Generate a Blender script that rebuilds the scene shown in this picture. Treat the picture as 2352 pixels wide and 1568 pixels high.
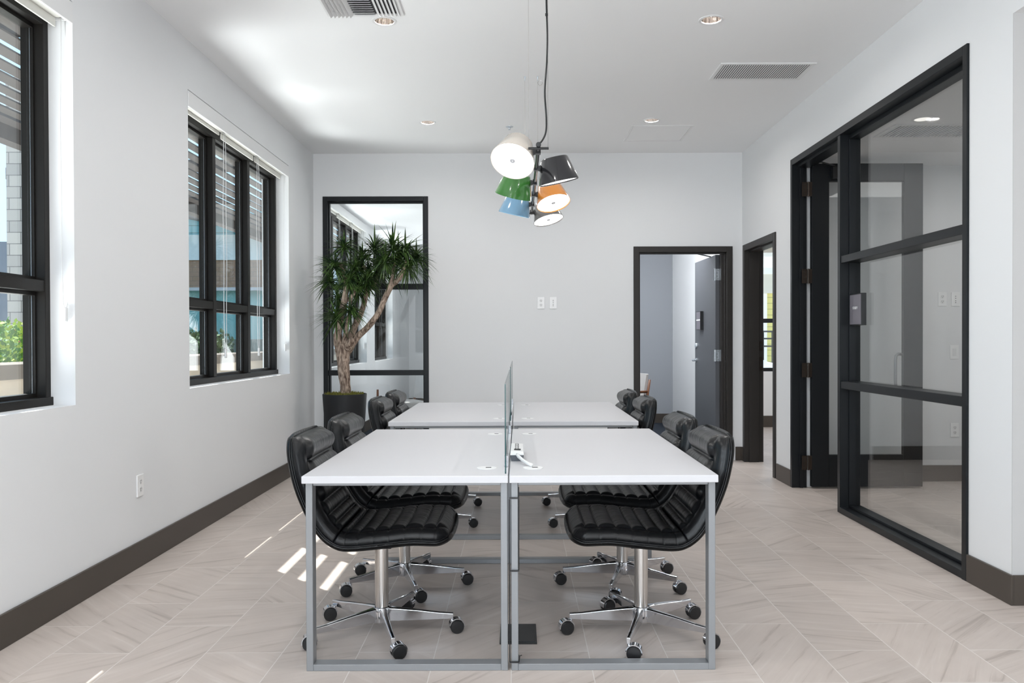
import bpy, bmesh, math, random
from mathutils import Vector, Matrix
PI = math.pi
random.seed(7)
for o in list(bpy.data.objects): bpy.data.objects.remove(o, do_unlink=True)
S = bpy.context.scene
C = S.collection

# ------------------------------------------------------------------ camera
cam = bpy.data.cameras.new('camera'); camo = bpy.data.objects.new('camera', cam); C.objects.link(camo)
S.camera = camo
EYE = 1.25888
F_PX, ROLL, PITCH, YAW, CX, CY = 1844.91, .0031, -.00924, .0022, 1194.96, 798.242
cam.sensor_fit = 'HORIZONTAL'; cam.sensor_width = 36.0; cam.lens = F_PX / 2352 * 36.0
cam.shift_x = -(CX - 1176) / 2352; cam.shift_y = (CY - 784) / 2352
cam.clip_start = .05; cam.clip_end = 200
cy_, sy_ = math.cos(YAW), math.sin(YAW); cp, sp = math.cos(PITCH), math.sin(PITCH); cr, sr = math.cos(ROLL), math.sin(ROLL)
r0 = Vector((cy_, -sy_, 0)); f0 = Vector((sy_, cy_, 0)); z0 = Vector((0, 0, 1))
fwd = cp * f0 + sp * z0; upv = -sp * f0 + cp * z0
right = cr * r0 - sr * upv; up2 = sr * r0 + cr * upv
M = Matrix((right, up2, -fwd)).transposed().to_4x4(); M.translation = Vector((0, 0, EYE))
camo.matrix_world = M

# ------------------------------------------------------------------ world, sun, exposure
vs = S.view_settings
S.display_settings.display_device = 'sRGB'
vs.view_transform = 'Standard'; vs.look = 'None'; vs.gamma = 1; vs.exposure = 0.24; vs.use_curve_mapping = False
W = bpy.data.worlds.new('sky'); S.world = W; W.use_nodes = True
nt = W.node_tree; nt.nodes.clear()
out = nt.nodes.new('ShaderNodeOutputWorld'); bg = nt.nodes.new('ShaderNodeBackground')
tc = nt.nodes.new('ShaderNodeTexCoord'); sx = nt.nodes.new('ShaderNodeSeparateXYZ'); rp = nt.nodes.new('ShaderNodeValToRGB')
nt.links.new(tc.outputs['Generated'], sx.inputs[0]); nt.links.new(sx.outputs['Z'], rp.inputs[0])
e = rp.color_ramp.elements
e[0].position = 0.0; e[0].color = (.56, .74, .88, 1); e[1].position = .55; e[1].color = (.42, .66, .98, 1)
m_ = e.new(.12); m_.color = (.52, .74, .92, 1)
nt.links.new(rp.outputs[0], bg.inputs[0]); bg.inputs[1].default_value = 1.5
nt.links.new(bg.outputs[0], out.inputs[0])

SUN_D = Vector((1, -1, -1.81)).normalized()
sl = bpy.data.lights.new('sun', 'SUN'); sl.energy = 11.0; sl.angle = math.radians(.35); sl.color = (1, .97, .92)
so = bpy.data.objects.new('sun', sl); C.objects.link(so)
so.rotation_euler = SUN_D.to_track_quat('-Z', 'Y').to_euler()

def area(name, loc, direction, sx_, sy_, power, color=(1, 1, 1), spread=180, portal=False, shape='RECTANGLE'):
    l = bpy.data.lights.new(name, 'AREA'); l.shape = shape; l.size = sx_; l.size_y = sy_; l.energy = power
    l.color = color; l.spread = math.radians(spread)
    if portal: l.cycles.is_portal = True
    o = bpy.data.objects.new(name, l); C.objects.link(o); o.location = loc
    o.rotation_euler = Vector(direction).to_track_quat('-Z', 'Y').to_euler()
    return o
# added fill lamps: behind the camera, in the side area and at the left
area('rear_fill', (0.0, -3.6, 1.6), (0, 1, 0.42), 4.0, 2.6, 125, (.93, .965, 1))  # unseen soft fill panel, added to brighten the room from the rear
area('side_fill', (6.0, 0.2, 1.5), (-1, 0, 0), 5.0, 2.2, 14, (.95, .98, 1))  # added fill lamp beyond the right-hand opening
area('left_fill', (-2.4, -.9, 1.9), (1, 0.0, 0.0), 2.2, 1.8, 135, (.84, .92, 1))  # added fill lamp outside the unseen left window
# lamps added low outside push light up through the windows onto the ceiling
for y_ in (.0, 2.7, 6.3, 10.1, 12.8):
    area('ceiling_bounce_fill', (-3.35, y_, .05), (.50, 0, 1), 1.5, 2.2, 100, (.97, .985, 1), 130)
area('conference_fill', (.3, 11.6, 1.5), (-1, 0, 0.55), 3.0, 1.8, 48, (.95, .98, 1))  # added fill lamp that lifts the conference room ceiling
area('back_room_fill', (1.45, 9.3, 2.74), (0.1, .6, -1), 1.0, .8, 42, (.92, .96, 1))  # added overhead fill for the room behind the back door
area('study_fill', (3.9, 5.6, 2.77), (0, 0, -1), 1.2, 1.2, 12, (1, .98, .95))  # added fill panel, apart from the study's recessed light
area('side_room_fill', (4.6, 9.2, 2.6), (0, 0, -1), 2.0, 2.0, 40, (1, 1, 1))  # added overhead fill for the room through the narrow doorway
for i, (y0, y1) in enumerate(((1.59, 3.86), (5.20, 7.47), (8.99, 11.27), (11.9, 13.6))):
    area('window_portal_%d' % i, (-2.42, (y0 + y1) / 2, 1.88), (1, 0, 0), y1 - y0, 1.85, 1, portal=True)

# ------------------------------------------------------------------ materials
def lin(r, g, b):
    f = lambda c: (c / 255) / 12.92 if c / 255 <= .04045 else ((c / 255 + .055) / 1.055) ** 2.4
    return (f(r), f(g), f(b), 1)
def new_mat(name):
    m = bpy.data.materials.new(name); m.use_nodes = True
    return m, m.node_tree, m.node_tree.nodes['Principled BSDF']
def pbr(name, col, rough=.5, metal=0, noise=0, nscale=20, bump=0, bscale=200, spec=.5, coat=0, stretch=(1, 1, 1)):
    m, t, b = new_mat(name)
    b.inputs['Base Color'].default_value = col; b.inputs['Roughness'].default_value = rough
    b.inputs['Metallic'].default_value = metal; b.inputs['Specular IOR Level'].default_value = spec
    b.inputs['Coat Weight'].default_value = coat; b.inputs['Coat Roughness'].default_value = .08
    tcn = t.nodes.new('ShaderNodeTexCoord'); mp = t.nodes.new('ShaderNodeMapping'); mp.inputs['Scale'].default_value = stretch
    t.links.new(tcn.outputs['Object'], mp.inputs[0])
    if noise:
        n = t.nodes.new('ShaderNodeTexNoise'); n.inputs['Scale'].default_value = nscale; n.inputs['Detail'].default_value = 4
        mx = t.nodes.new('ShaderNodeMix'); mx.data_type = 'RGBA'; mx.blend_type = 'MULTIPLY'; mx.inputs[0].default_value = 1
        r = t.nodes.new('ShaderNodeMapRange'); r.inputs[1].default_value = .3; r.inputs[2].default_value = .7
        r.inputs[3].default_value = 1 - noise; r.inputs[4].default_value = 1 + noise * .4
        t.links.new(mp.outputs[0], n.inputs['Vector']); t.links.new(n.outputs['Fac'], r.inputs[0])
        mx.inputs[6].default_value = col; t.links.new(r.outputs[0], mx.inputs[7]); t.links.new(mx.outputs[2], b.inputs['Base Color'])
    if bump:
        n2 = t.nodes.new('ShaderNodeTexNoise'); n2.inputs['Scale'].default_value = bscale; n2.inputs['Detail'].default_value = 3
        bp = t.nodes.new('ShaderNodeBump'); bp.inputs['Strength'].default_value = bump; bp.inputs['Distance'].default_value = .01
        t.links.new(mp.outputs[0], n2.inputs['Vector']); t.links.new(n2.outputs['Fac'], bp.inputs['Height']); t.links.new(bp.outputs[0], b.inputs['Normal'])
    return m
def emis(name, col, strength, rough=.5):
    m, t, b = new_mat(name); b.inputs['Base Color'].default_value = col
    b.inputs['Emission Color'].default_value = col; b.inputs['Emission Strength'].default_value = strength; b.inputs['Roughness'].default_value = rough
    return m
def glass_mat(name, tint=(.975, .985, .985, 1), boost=1.0):
    m, t, b = new_mat(name); t.nodes.remove(b); o = t.nodes['Material Output']
    tr = t.nodes.new('ShaderNodeBsdfTransparent'); tr.inputs[0].default_value = tint
    gl = t.nodes.new('ShaderNodeBsdfGlossy'); gl.inputs['Roughness'].default_value = 0.0
    fr = t.nodes.new('ShaderNodeFresnel'); ge = t.nodes.new('ShaderNodeNewGeometry')
    mi = t.nodes.new('ShaderNodeMapRange'); mi.inputs[3].default_value = 1.52; mi.inputs[4].default_value = 1 / 1.52
    t.links.new(ge.outputs['Backfacing'], mi.inputs[0]); t.links.new(mi.outputs[0], fr.inputs['IOR'])
    mu = t.nodes.new('ShaderNodeMath'); mu.operation = 'MULTIPLY'; mu.inputs[1].default_value = boost; mu.use_clamp = True
    t.links.new(fr.outputs[0], mu.inputs[0])
    mx = t.nodes.new('ShaderNodeMixShader'); t.links.new(mu.outputs[0], mx.inputs[0]); t.links.new(tr.outputs[0], mx.inputs[1]); t.links.new(gl.outputs[0], mx.inputs[2])
    t.links.new(mx.outputs[0], o.inputs[0]); return m

MT = {}
MT['wall'] = pbr('white_wall_paint', (.825, .832, .84, 1), .75, bump=.02, bscale=600, spec=.25)
MT['ceiling'] = pbr('ceiling_paint', (.895, .90, .905, 1), .85, spec=.2)
MT['shaded'] = pbr('shade_toned_wall_paint', (.56, .555, .55, 1), .8, spec=.2)  # white return wall toned down; its dimmer light is put into this grey
MT['greywall'] = pbr('grey_wall_paint', (.36, .375, .40, 1), .8, spec=.2)
MT['base'] = pbr('dark_brown_trim', lin(76, 69, 63), .4, spec=.3)
MT['doorframe'] = pbr('painted_door_frame', lin(54, 51, 49), .42, spec=.25)
MT['leaf'] = pbr('painted_door_leaf', lin(92, 94, 99), .45, spec=.35)
MT['black'] = pbr('black_storefront_metal', lin(24, 27, 30), .36, spec=.28)
MT['winframe'] = pbr('dark_bronze_window_metal', lin(29, 27, 25), .42, spec=.2)
MT['glass'] = glass_mat('clear_glass')
MT['winglass'] = glass_mat('window_glass', (.97, .99, .985, 1))
MT['deskglass'] = glass_mat('desk_screen_glass', (.97, .99, .985, 1), .7)
MT['glassedge'] = pbr('green_glass_edge', (.0, .055, .055, 1), .15)
MT['white'] = pbr('white_plastic', (.82, .82, .82, 1), .4)
MT['slot'] = pbr('dark_slot', (.02, .02, .02, 1), .6)
MT['laminate'] = pbr('white_laminate', (.635, .63, .65, 1), .40, spec=.3)
MT['silver'] = pbr('silver_powder_coat', (.29, .30, .312, 1), .38, metal=.35)
MT['chrome'] = pbr('polished_aluminium', (.66, .67, .70, 1), .09, metal=1)
MT['steel'] = pbr('brushed_steel', (.62, .60, .58, 1), .22, metal=1)
MT['rubber'] = pbr('black_caster_plastic', (.012, .012, .013, 1), .35)
MT['cream'] = pbr('cream_blind_fabric', (.78, .77, .72, 1), .7)
MT['soil'] = pbr('moss', (.16, .15, .03, 1), .95, noise=.5, nscale=60)
MT['pot'] = pbr('charcoal_planter', lin(30, 31, 33), .55, spec=.3)
MT['ironblack'] = pbr('black_metal', (.012, .013, .014, 1), .3)
MT['brass'] = pbr('bronze_hinge', lin(64, 56, 50), .35, metal=.8)
MT['hinge'] = pbr('steel_hinge', (.62, .66, .70, 1), .3, metal=.9)
MT['carpet'] = pbr('navy_carpet', (.018, .026, .042, 1), .95, noise=.3, nscale=200, bump=.3, bscale=500)
MT['wood'] = pbr('walnut_chair_wood', lin(130, 84, 56), .4, noise=.3, nscale=14, stretch=(6, 6, 1))
MT['linen'] = pbr('pale_chair_fabric', (.62, .60, .58, 1), .9, bump=.2, bscale=400)

def leather():
    m, t, b = new_mat('black_leather')
    b.inputs['Base Color'].default_value = (.0045, .005, .006, 1); b.inputs['Roughness'].default_value = .31; b.inputs['Specular IOR Level'].default_value = .36
    tcn = t.nodes.new('ShaderNodeTexCoord')
    mp = t.nodes.new('ShaderNodeMapping'); mp.inputs['Scale'].default_value = (5, 17, 5)
    n1 = t.nodes.new('ShaderNodeTexNoise'); n1.inputs['Scale'].default_value = 2.2; n1.inputs['Detail'].default_value = 3; n1.inputs['Distortion'].default_value = .5
    n2 = t.nodes.new('ShaderNodeTexNoise'); n2.inputs['Scale'].default_value = 260; n2.inputs['Detail'].default_value = 2
    t.links.new(tcn.outputs['Object'], mp.inputs[0]); t.links.new(mp.outputs[0], n1.inputs['Vector']); t.links.new(tcn.outputs['Object'], n2.inputs['Vector'])
    ad = t.nodes.new('ShaderNodeMath'); ad.operation = 'MULTIPLY_ADD'; ad.inputs[1].default_value = .05
    t.links.new(n2.outputs['Fac'], ad.inputs[0]); t.links.new(n1.outputs['Fac'], ad.inputs[2])
    bp = t.nodes.new('ShaderNodeBump'); bp.inputs['Strength'].default_value = .28; bp.inputs['Distance'].default_value = .012
    t.links.new(ad.outputs[0], bp.inputs['Height']); t.links.new(bp.outputs[0], b.inputs['Normal'])
    return m
MT['leather'] = leather()

def tile_mat():
    m, t, b = new_mat('porcelain_floor_tile')
    N, L = t.nodes.new, t.links.new
    def math_(op, a, bb=None, c=None):
        n = N('ShaderNodeMath'); n.operation = op
        for i, v in enumerate((a, bb, c)):
            if v is None: continue
            if isinstance(v, (int, float)): n.inputs[i].default_value = v
            else: L(v, n.inputs[i])
        return n.outputs[0]
    g = N('ShaderNodeNewGeometry'); s = N('ShaderNodeSeparateXYZ'); L(g.outputs['Position'], s.inputs[0])
    PX, PY = .309, .6155
    xx = math_('DIVIDE', math_('SUBTRACT', s.outputs[0], 1.205), PX); ix = math_('FLOOR', xx); fx = math_('SUBTRACT', xx, ix)
    off = math_('SUBTRACT', .5, math_('FRACT', math_('MULTIPLY', ix, .5)))
    yy = math_('ADD', math_('DIVIDE', math_('SUBTRACT', s.outputs[1], 3.545), PY), off); iy = math_('FLOOR', yy); fy = math_('SUBTRACT', yy, iy)
    dx = math_('MULTIPLY', math_('MINIMUM', fx, math_('SUBTRACT', 1, fx)), PX)
    dy = math_('MULTIPLY', math_('MINIMUM', fy, math_('SUBTRACT', 1, fy)), PY)
    d = math_('MINIMUM', dx, dy)
    gr = N('ShaderNodeMapRange'); L(d, gr.inputs[0]); gr.inputs[1].default_value = .0014; gr.inputs[2].default_value = .0024; gr.inputs[3].default_value = 1; gr.inputs[4].default_value = 0
    cb = N('ShaderNodeCombineXYZ'); L(ix, cb.inputs[0]); L(iy, cb.inputs[1])
    wn = N('ShaderNodeTexWhiteNoise'); wn.noise_dimensions = '3D'; L(cb.outputs[0], wn.inputs['Vector'])
    sc = N('ShaderNodeSeparateColor'); L(wn.outputs['Color'], sc.inputs[0])
    # per tile rotated streaks
    ang = math_('MULTIPLY', math_('SUBTRACT', sc.outputs[0], .5), 2.2)
    vr = N('ShaderNodeVectorRotate'); vr.rotation_type = 'Z_AXIS'; L(g.outputs['Position'], vr.inputs['Vector']); L(ang, vr.inputs['Angle'])
    ofs = N('ShaderNodeVectorMath'); ofs.operation = 'MULTIPLY_ADD'; L(wn.outputs['Color'], ofs.inputs[0]); ofs.inputs[1].default_value = (9, 9, 9); L(vr.outputs[0], ofs.inputs[2])
    mp = N('ShaderNodeMapping'); mp.inputs['Scale'].default_value = (1.0, 17, 1); L(ofs.outputs[0], mp.inputs[0])
    n1 = N('ShaderNodeTexNoise'); n1.inputs['Scale'].default_value = 1.5; n1.inputs['Detail'].default_value = 6; n1.inputs['Roughness'].default_value = .6; n1.inputs['Distortion'].default_value = .6
    L(mp.outputs[0], n1.inputs['Vector'])
    n2 = N('ShaderNodeTexNoise'); n2.inputs['Scale'].default_value = 4; n2.inputs['Detail'].default_value = 3; L(ofs.outputs[0], n2.inputs['Vector'])
    r1 = N('ShaderNodeValToRGB'); L(n1.outputs['Fac'], r1.inputs[0])
    el = r1.color_ramp.elements; el[0].position = .30; el[0].color = (.425, .365, .325, 1); el[1].position = .70; el[1].color = (.64, .575, .53, 1)
    k = el.new(.43); k.color = (.565, .495, .45, 1)
    k2 = el.new(.60); k2.color = (.59, .52, .475, 1)
    br = N('ShaderNodeMapRange'); L(sc.outputs[1], br.inputs[0]); br.inputs[3].default_value = .95; br.inputs[4].default_value = 1.05
    br2 = N('ShaderNodeMapRange'); L(n2.outputs['Fac'], br2.inputs[0]); br2.inputs[1].default_value = .3; br2.inputs[2].default_value = .7; br2.inputs[3].default_value = .95; br2.inputs[4].default_value = 1.05
    bm = math_('MULTIPLY', br.outputs[0], br2.outputs[0])
    mx = N('ShaderNodeMix'); mx.data_type = 'RGBA'; mx.blend_type = 'MULTIPLY'; mx.inputs[0].default_value = 1; L(r1.outputs[0], mx.inputs[6]); L(bm, mx.inputs[7])
    m2 = N('ShaderNodeMix'); m2.data_type = 'RGBA'; L(gr.outputs[0], m2.inputs[0]); L(mx.outputs[2], m2.inputs[6]); m2.inputs[7].default_value = (.74, .69, .65, 1)
    L(m2.outputs[2], b.inputs['Base Color'])
    b.inputs['Roughness'].default_value = .42; b.inputs['Specular IOR Level'].default_value = .4
    bp = N('ShaderNodeBump'); bp.inputs['Strength'].default_value = .25; bp.inputs['Distance'].default_value = .002; bp.invert = True
    L(gr.outputs[0], bp.inputs['Height']); L(bp.outputs[0], b.inputs['Normal'])
    return m
MT['tile'] = tile_mat()

def brickish(name, c1, c2, mortar, scale, bw=.5, rh=.25, axis='YZ', ms=.02):
    m, t, b = new_mat(name); N, L = t.nodes.new, t.links.new
    g = N('ShaderNodeNewGeometry'); s = N('ShaderNodeSeparateXYZ'); L(g.outputs['Position'], s.inputs[0])
    c = N('ShaderNodeCombineXYZ'); ad = N('ShaderNodeMath'); ad.operation = 'ADD'
    L(s.outputs[0], ad.inputs[0]); L(s.outputs[1], ad.inputs[1]); L(ad.outputs[0], c.inputs[0]); L(s.outputs[2], c.inputs[1])
    br = N('ShaderNodeTexBrick'); L(c.outputs[0], br.inputs['Vector']); br.inputs['Color1'].default_value = c1; br.inputs['Color2'].default_value = c2
    br.inputs['Mortar'].default_value = mortar; br.inputs['Scale'].default_value = scale; br.inputs['Mortar Size'].default_value = ms
    br.inputs['Brick Width'].default_value = bw; br.inputs['Row Height'].default_value = rh
    L(br.outputs['Color'], b.inputs['Base Color']); b.inputs['Roughness'].default_value = .85
    return m
def siding(name, col, pitch):
    m, t, b = new_mat(name); N, L = t.nodes.new, t.links.new
    g = N('ShaderNodeNewGeometry'); s = N('ShaderNodeSeparateXYZ'); L(g.outputs['Position'], s.inputs[0])
    d = N('ShaderNodeMath'); d.operation = 'DIVIDE'; L(s.outputs[2], d.inputs[0]); d.inputs[1].default_value = pitch
    fr = N('ShaderNodeMath'); fr.operation = 'FRACT'; L(d.outputs[0], fr.inputs[0])
    gt = N('ShaderNodeMath'); gt.operation = 'LESS_THAN'; L(fr.outputs[0], gt.inputs[0]); gt.inputs[1].default_value = .12
    mx = N('ShaderNodeMix'); mx.data_type = 'RGBA'; L(gt.outputs[0], mx.inputs[0]); mx.inputs[6].default_value = col
    mx.inputs[7].default_value = (col[0] * .6, col[1] * .6, col[2] * .6, 1); L(mx.outputs[2], b.inputs['Base Color']); b.inputs['Roughness'].default_value = .7
    return m

# ------------------------------------------------------------------ mesh helpers
class MB:
    def __init__(s): s.v = []; s.f = []; s.mi = []
    def add(s, vs_, fs, mi=0):
        o = len(s.v); s.v += [tuple(p) for p in vs_]; s.f += [tuple(i + o for i in f) for f in fs]; s.mi += [mi] * len(fs); return s
    def box(s, x0, x1, y0, y1, z0_, z1, mi=0):
        x0, x1 = min(x0, x1), max(x0, x1); y0, y1 = min(y0, y1), max(y0, y1); z0_, z1 = min(z0_, z1), max(z0_, z1)
        return s.add([(x0, y0, z0_), (x1, y0, z0_), (x1, y1, z0_), (x0, y1, z0_), (x0, y0, z1), (x1, y0, z1), (x1, y1, z1), (x0, y1, z1)],
                     [(0, 3, 2, 1), (4, 5, 6, 7), (0, 1, 5, 4), (1, 2, 6, 5), (2, 3, 7, 6), (3, 0, 4, 7)], mi)
    def tube(s, pts, r, n=12, caps=True, mi=0):
        pts = [Vector(p) for p in pts]; rs = r if isinstance(r, (list, tuple)) else [r] * len(pts)
        vs_ = []; prev = None
        for i, p in enumerate(pts):
            d = (pts[min(i + 1, len(pts) - 1)] - pts[max(i - 1, 0)]).normalized()
            if prev is None: a = d.orthogonal().normalized()
            else: a = (prev - d * prev.dot(d)).normalized()
            prev = a; b_ = d.cross(a)
            for k in range(n):
                th = 2 * PI * k / n; vs_.append(p + (a * math.cos(th) + b_ * math.sin(th)) * rs[i])
        fs = []
        for i in range(len(pts) - 1):
            for k in range(n):
                fs.append((i * n + k, i * n + (k + 1) % n, (i + 1) * n + (k + 1) % n, (i + 1) * n + k))
        if caps:
            fs.append(tuple(range(n - 1, -1, -1))); fs.append(tuple((len(pts) - 1) * n + k for k in range(n)))
        return s.add(vs_, fs, mi)
    def lathe(s, prof, c=(0, 0, 0), n=32, axis=None, mi=0, capt=False, capb=False):
        # prof: list of (r, h) ; axis: direction of h
        ax = Vector(axis or (0, 0, 1)).normalized(); a = ax.orthogonal().normalized(); b_ = ax.cross(a); c = Vector(c); vs_ = []
        for r, h in prof:
            for k in range(n):
                th = 2 * PI * k / n; vs_.append(c + ax * h + (a * math.cos(th) + b_ * math.sin(th)) * r)
        fs = []
        for i in range(len(prof) - 1):
            for k in range(n): fs.append((i * n + k, i * n + (k + 1) % n, (i + 1) * n + (k + 1) % n, (i + 1) * n + k))
        if capb: fs.append(tuple(range(n - 1, -1, -1)))
        if capt: fs.append(tuple((len(prof) - 1) * n + k for k in range(n)))
        return s.add(vs_, fs, mi)
    def prism(s, poly, a0, a1, axis='y', mi=0):
        # poly in the plane perpendicular to axis
        def P(u, v, a): return {'y': (u, a, v), 'x': (a, u, v), 'z': (u, v, a)}[axis]
        n = len(poly); vs_ = [P(u, v, a0) for u, v in poly] + [P(u, v, a1) for u, v in poly]
        fs = [tuple(range(n)), tuple(range(2 * n - 1, n - 1, -1))] + [(i, i + n, (i + 1) % n + n, (i + 1) % n) for i in range(n)]
        return s.add(vs_, fs, mi)
    def build(s, name, mat, parent=None, smooth=False, bevel=0, matrix=None, seg=2):
        me = bpy.data.meshes.new(name); me.from_pydata(s.v, [], s.f)
        mats = mat if isinstance(mat, (list, tuple)) else [mat]
        for m in mats: me.materials.append(m)
        for i, p in enumerate(me.polygons): p.material_index = s.mi[i]
        bm = bmesh.new(); bm.from_mesh(me); bmesh.ops.recalc_face_normals(bm, faces=bm.faces); bm.to_mesh(me); bm.free()
        if smooth:
            for p in me.polygons: p.use_smooth = True
        o = bpy.data.objects.new(name, me); C.objects.link(o)
        if matrix: o.matrix_local = matrix
        if parent: o.parent = parent
        if bevel:
            b_ = o.modifiers.new('bevel', 'BEVEL'); b_.width = bevel; b_.segments = seg; b_.limit_method = 'ANGLE'; b_.angle_limit = math.radians(35)
            b_.harden_normals = False
        if smooth == 'auto':
            for p in me.polygons: p.use_smooth = True
            try:
                me.set_sharp_from_angle(angle=math.radians(35))
            except Exception: pass
        return o
def tag(o, label, cat=None, group=None, kind=None):
    if label: o['label'] = label
    if cat: o['category'] = cat
    if group: o['group'] = group
    if kind: o['kind'] = kind
    return o
def empty(name, loc, label=None, cat=None, group=None, kind=None, rotz=0):
    o = bpy.data.objects.new(name, None); C.objects.link(o); o.location = loc; o.rotation_euler = (0, 0, rotz); o.empty_display_size = .1
    return tag(o, label, cat, group, kind)
def struct(o, label, cat): return tag(o, label, cat, None, 'structure')
def dup(root, loc=None, rotz=None, label=None, group=None):
    def cp_(o, par):
        c = o.copy(); C.objects.link(c)
        if par: c.parent = par
        for ch in list(o.children): cp_(ch, c)
        return c
    r = cp_(root, None)
    if loc is not None: r.location = loc
    if rotz is not None: r.rotation_euler = (0, 0, rotz)
    if label: r['label'] = label
    if group: r['group'] = group
    return r
def wall_with_holes(mb, axis, c0, c1, u0, u1, z0_, z1, holes):
    """slab between c0..c1 on axis ('x' or 'y'), spanning u0..u1 and z0..z1, rectangular holes (u0,u1,z0,z1)"""
    us = sorted(set([u0, u1] + [h[0] for h in holes] + [h[1] for h in holes])); us = [u for u in us if u0 <= u <= u1]
    for a, b_ in zip(us, us[1:]):
        m = (a + b_) / 2; hs = sorted([(h[2], h[3]) for h in holes if h[0] < m < h[1]]); z = z0_
        spans = []
        for h0, h1 in hs:
            if h0 > z + 1e-6: spans.append((z, h0))
            z = h1
        if z < z1 - 1e-6: spans.append((z, z1))
        for s0, s1 in spans:
            if axis == 'x': mb.box(c0, c1, a, b_, s0, s1)
            else: mb.box(a, b_, c0, c1, s0, s1)
    return mb

# ------------------------------------------------------------------ the room shell
XL, XR, YB, ZC = -2.128, 2.333, 8.37, 3.203
WTH = .25           # outside wall thickness
YJ = 3.786          # where the right wall ends and the side area opens
ZS = 2.79           # low ceiling of study and side area
WIN = [(-2.0, .27), (1.59, 3.86), (5.20, 7.47), (8.99, 11.27), (11.9, 13.6)]
SILL, HEAD = .955, 2.885
def floor_slab(name, x0, x1, y0, y1, mat, lab, z=0):
    return struct(MB().box(x0, x1, y0, y1, z - .1, z).build(name, mat), lab, 'floor')
floor_slab('floor', XL - .02, 7.0, -4.0, YB + .07, MT['tile'], 'beige stone-look tile floor laid in a half offset running along the room')
floor_slab('floor_carpet', XL - .02, 2.42, YB + .07, 16.0, MT['carpet'], 'dark navy carpet floor of the rooms behind the back wall')
floor_slab('floor_side_room', 2.42, 7.0, YB + .07, 11.8, MT['tile'], 'beige tile floor seen through the narrow doorway on the right')

DL = [(1.178, 4.90), (-.81, 4.91), (-.803, 7.18), (1.186, 7.13)]
DR = .061
def ceiling():
    mb = MB(); xs = sorted([XL - .05, XR + .17] + [x + s * .1 for x, y in DL for s in (-1, 1)]); ys = sorted([-4.0, YB + .05] + [y + s * .1 for x, y in DL for s in (-1, 1)])
    for a, b_ in zip(xs, xs[1:]):
        for c, d in zip(ys, ys[1:]):
            mx_, my_ = (a + b_) / 2, (c + d) / 2
            hit = None
            for x, y in DL:
                if a < x < b_ and c < y < d and (b_ - a) < .21 and (d - c) < .21: hit = (x, y)
            if not hit:
                mb.add([(a, c, ZC), (b_, c, ZC), (b_, d, ZC), (a, d, ZC)], [(0, 3, 2, 1)])
            else:
                n = 32; ring = [(hit[0] + DR * math.cos(2 * PI * k / n + PI / 4), hit[1] + DR * math.sin(2 * PI * k / n + PI / 4), ZC) for k in range(n)]
                sq = []
                for k in range(n):
                    th = 2 * PI * k / n + PI / 4; cx_, sy2 = math.cos(th), math.sin(th); m = max(abs(cx_), abs(sy2))
                    px, py = cx_ / m, sy2 / m
                    sq.append((a + (px + 1) / 2 * (b_ - a), c + (py + 1) / 2 * (d - c), ZC))
                mb.add(ring + sq, [(k, (k + 1) % n, n + (k + 1) % n, n + k) for k in range(n)])
    me_o = mb.build('ceiling', MT['ceiling'])
    return struct(me_o, 'white painted ceiling of the main room', 'ceiling')
ceiling()
cb_ = MB().box(XL - .3, XR + .17, -4.0, YB + .1, ZC + .15, ZC + .3); struct(cb_.build('ceiling_void', MT['ceiling']), 'slab above the white ceiling', 'ceiling')
struct(MB().box(XL - .05, XR + .2, YB + .14, 16, 2.89, 3.4).build('ceiling_conference', MT['ceiling']), 'bright white ceiling of the conference room behind glass', 'ceiling')
struct(MB().box(XR + .17, 7.0, -4.0, 7.22, ZS, ZS + .3).build('ceiling_low', MT['ceiling']), 'lower white ceiling over the study and side area', 'ceiling')
struct(MB().box(XR + .17, 7.0, 7.22, 11.7, 2.9, 3.2).build('ceiling_side_room', MT['ceiling']), 'white ceiling of the room through the narrow doorway', 'ceiling')

wl = wall_with_holes(MB(), 'x', XL - WTH, XL, -4.0, 16.0, 0, 3.35, [(a, b_, SILL - .012, HEAD) for a, b_ in WIN])
struct(wl.build('wall_left', MT['wall']), 'long white window wall on the left', 'wall')
GX0, GX1, GZ = -2.03, -.935, 2.757      # glazed opening in the back wall
BX0, BX1, BZ = 1.23, 2.20, 2.20         # back door rough opening
wb = wall_with_holes(MB(), 'y', YB, YB + .14, XL, XR + .17, 0, 3.35, [(GX0, GX1, 0, GZ), (BX0, BX1, 0, BZ)])
struct(wb.build('wall_back', MT['wall']), 'white back wall with glazed opening and grey door', 'wall')
SY0, SY1, SZ = 4.155, 6.849, 2.785      # study storefront
RY0, RY1, RZ = 7.30, 8.275, 2.20        # narrow doorway on the right
wr = wall_with_holes(MB(), 'x', XR, XR + .17, YJ + .004, YB, 0, 3.35, [(SY0, SY1, 0, SZ), (RY0, RY1, 0, RZ)])
wr.box(XR, XR + .17, -4.0, YJ + .004, ZS, 3.35)
struct(wr.build('wall_right', MT['wall']), 'white right wall holding the black framed study glazing', 'wall')
struct(MB().box(XR, 7.0, YJ, YJ + .004, 0, ZS).box(XR + .17, 7.0, YJ + .004, YJ + .14, 0, ZS).build('wall_return', MT['shaded']), 'pale greige wall return at the right edge of the picture, its dimmer light put into the grey', 'wall')
struct(MB().box(XR + .17, 7.0, 7.10, 7.24, 0, 3.2).build('wall_study_far', MT['wall']), 'white far wall of the study', 'wall')
struct(MB().box(5.2, 5.35, YJ + .14, 7.10, 0, ZS).build('wall_study_side', MT['wall']), 'white side wall of the study', 'wall')
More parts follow.
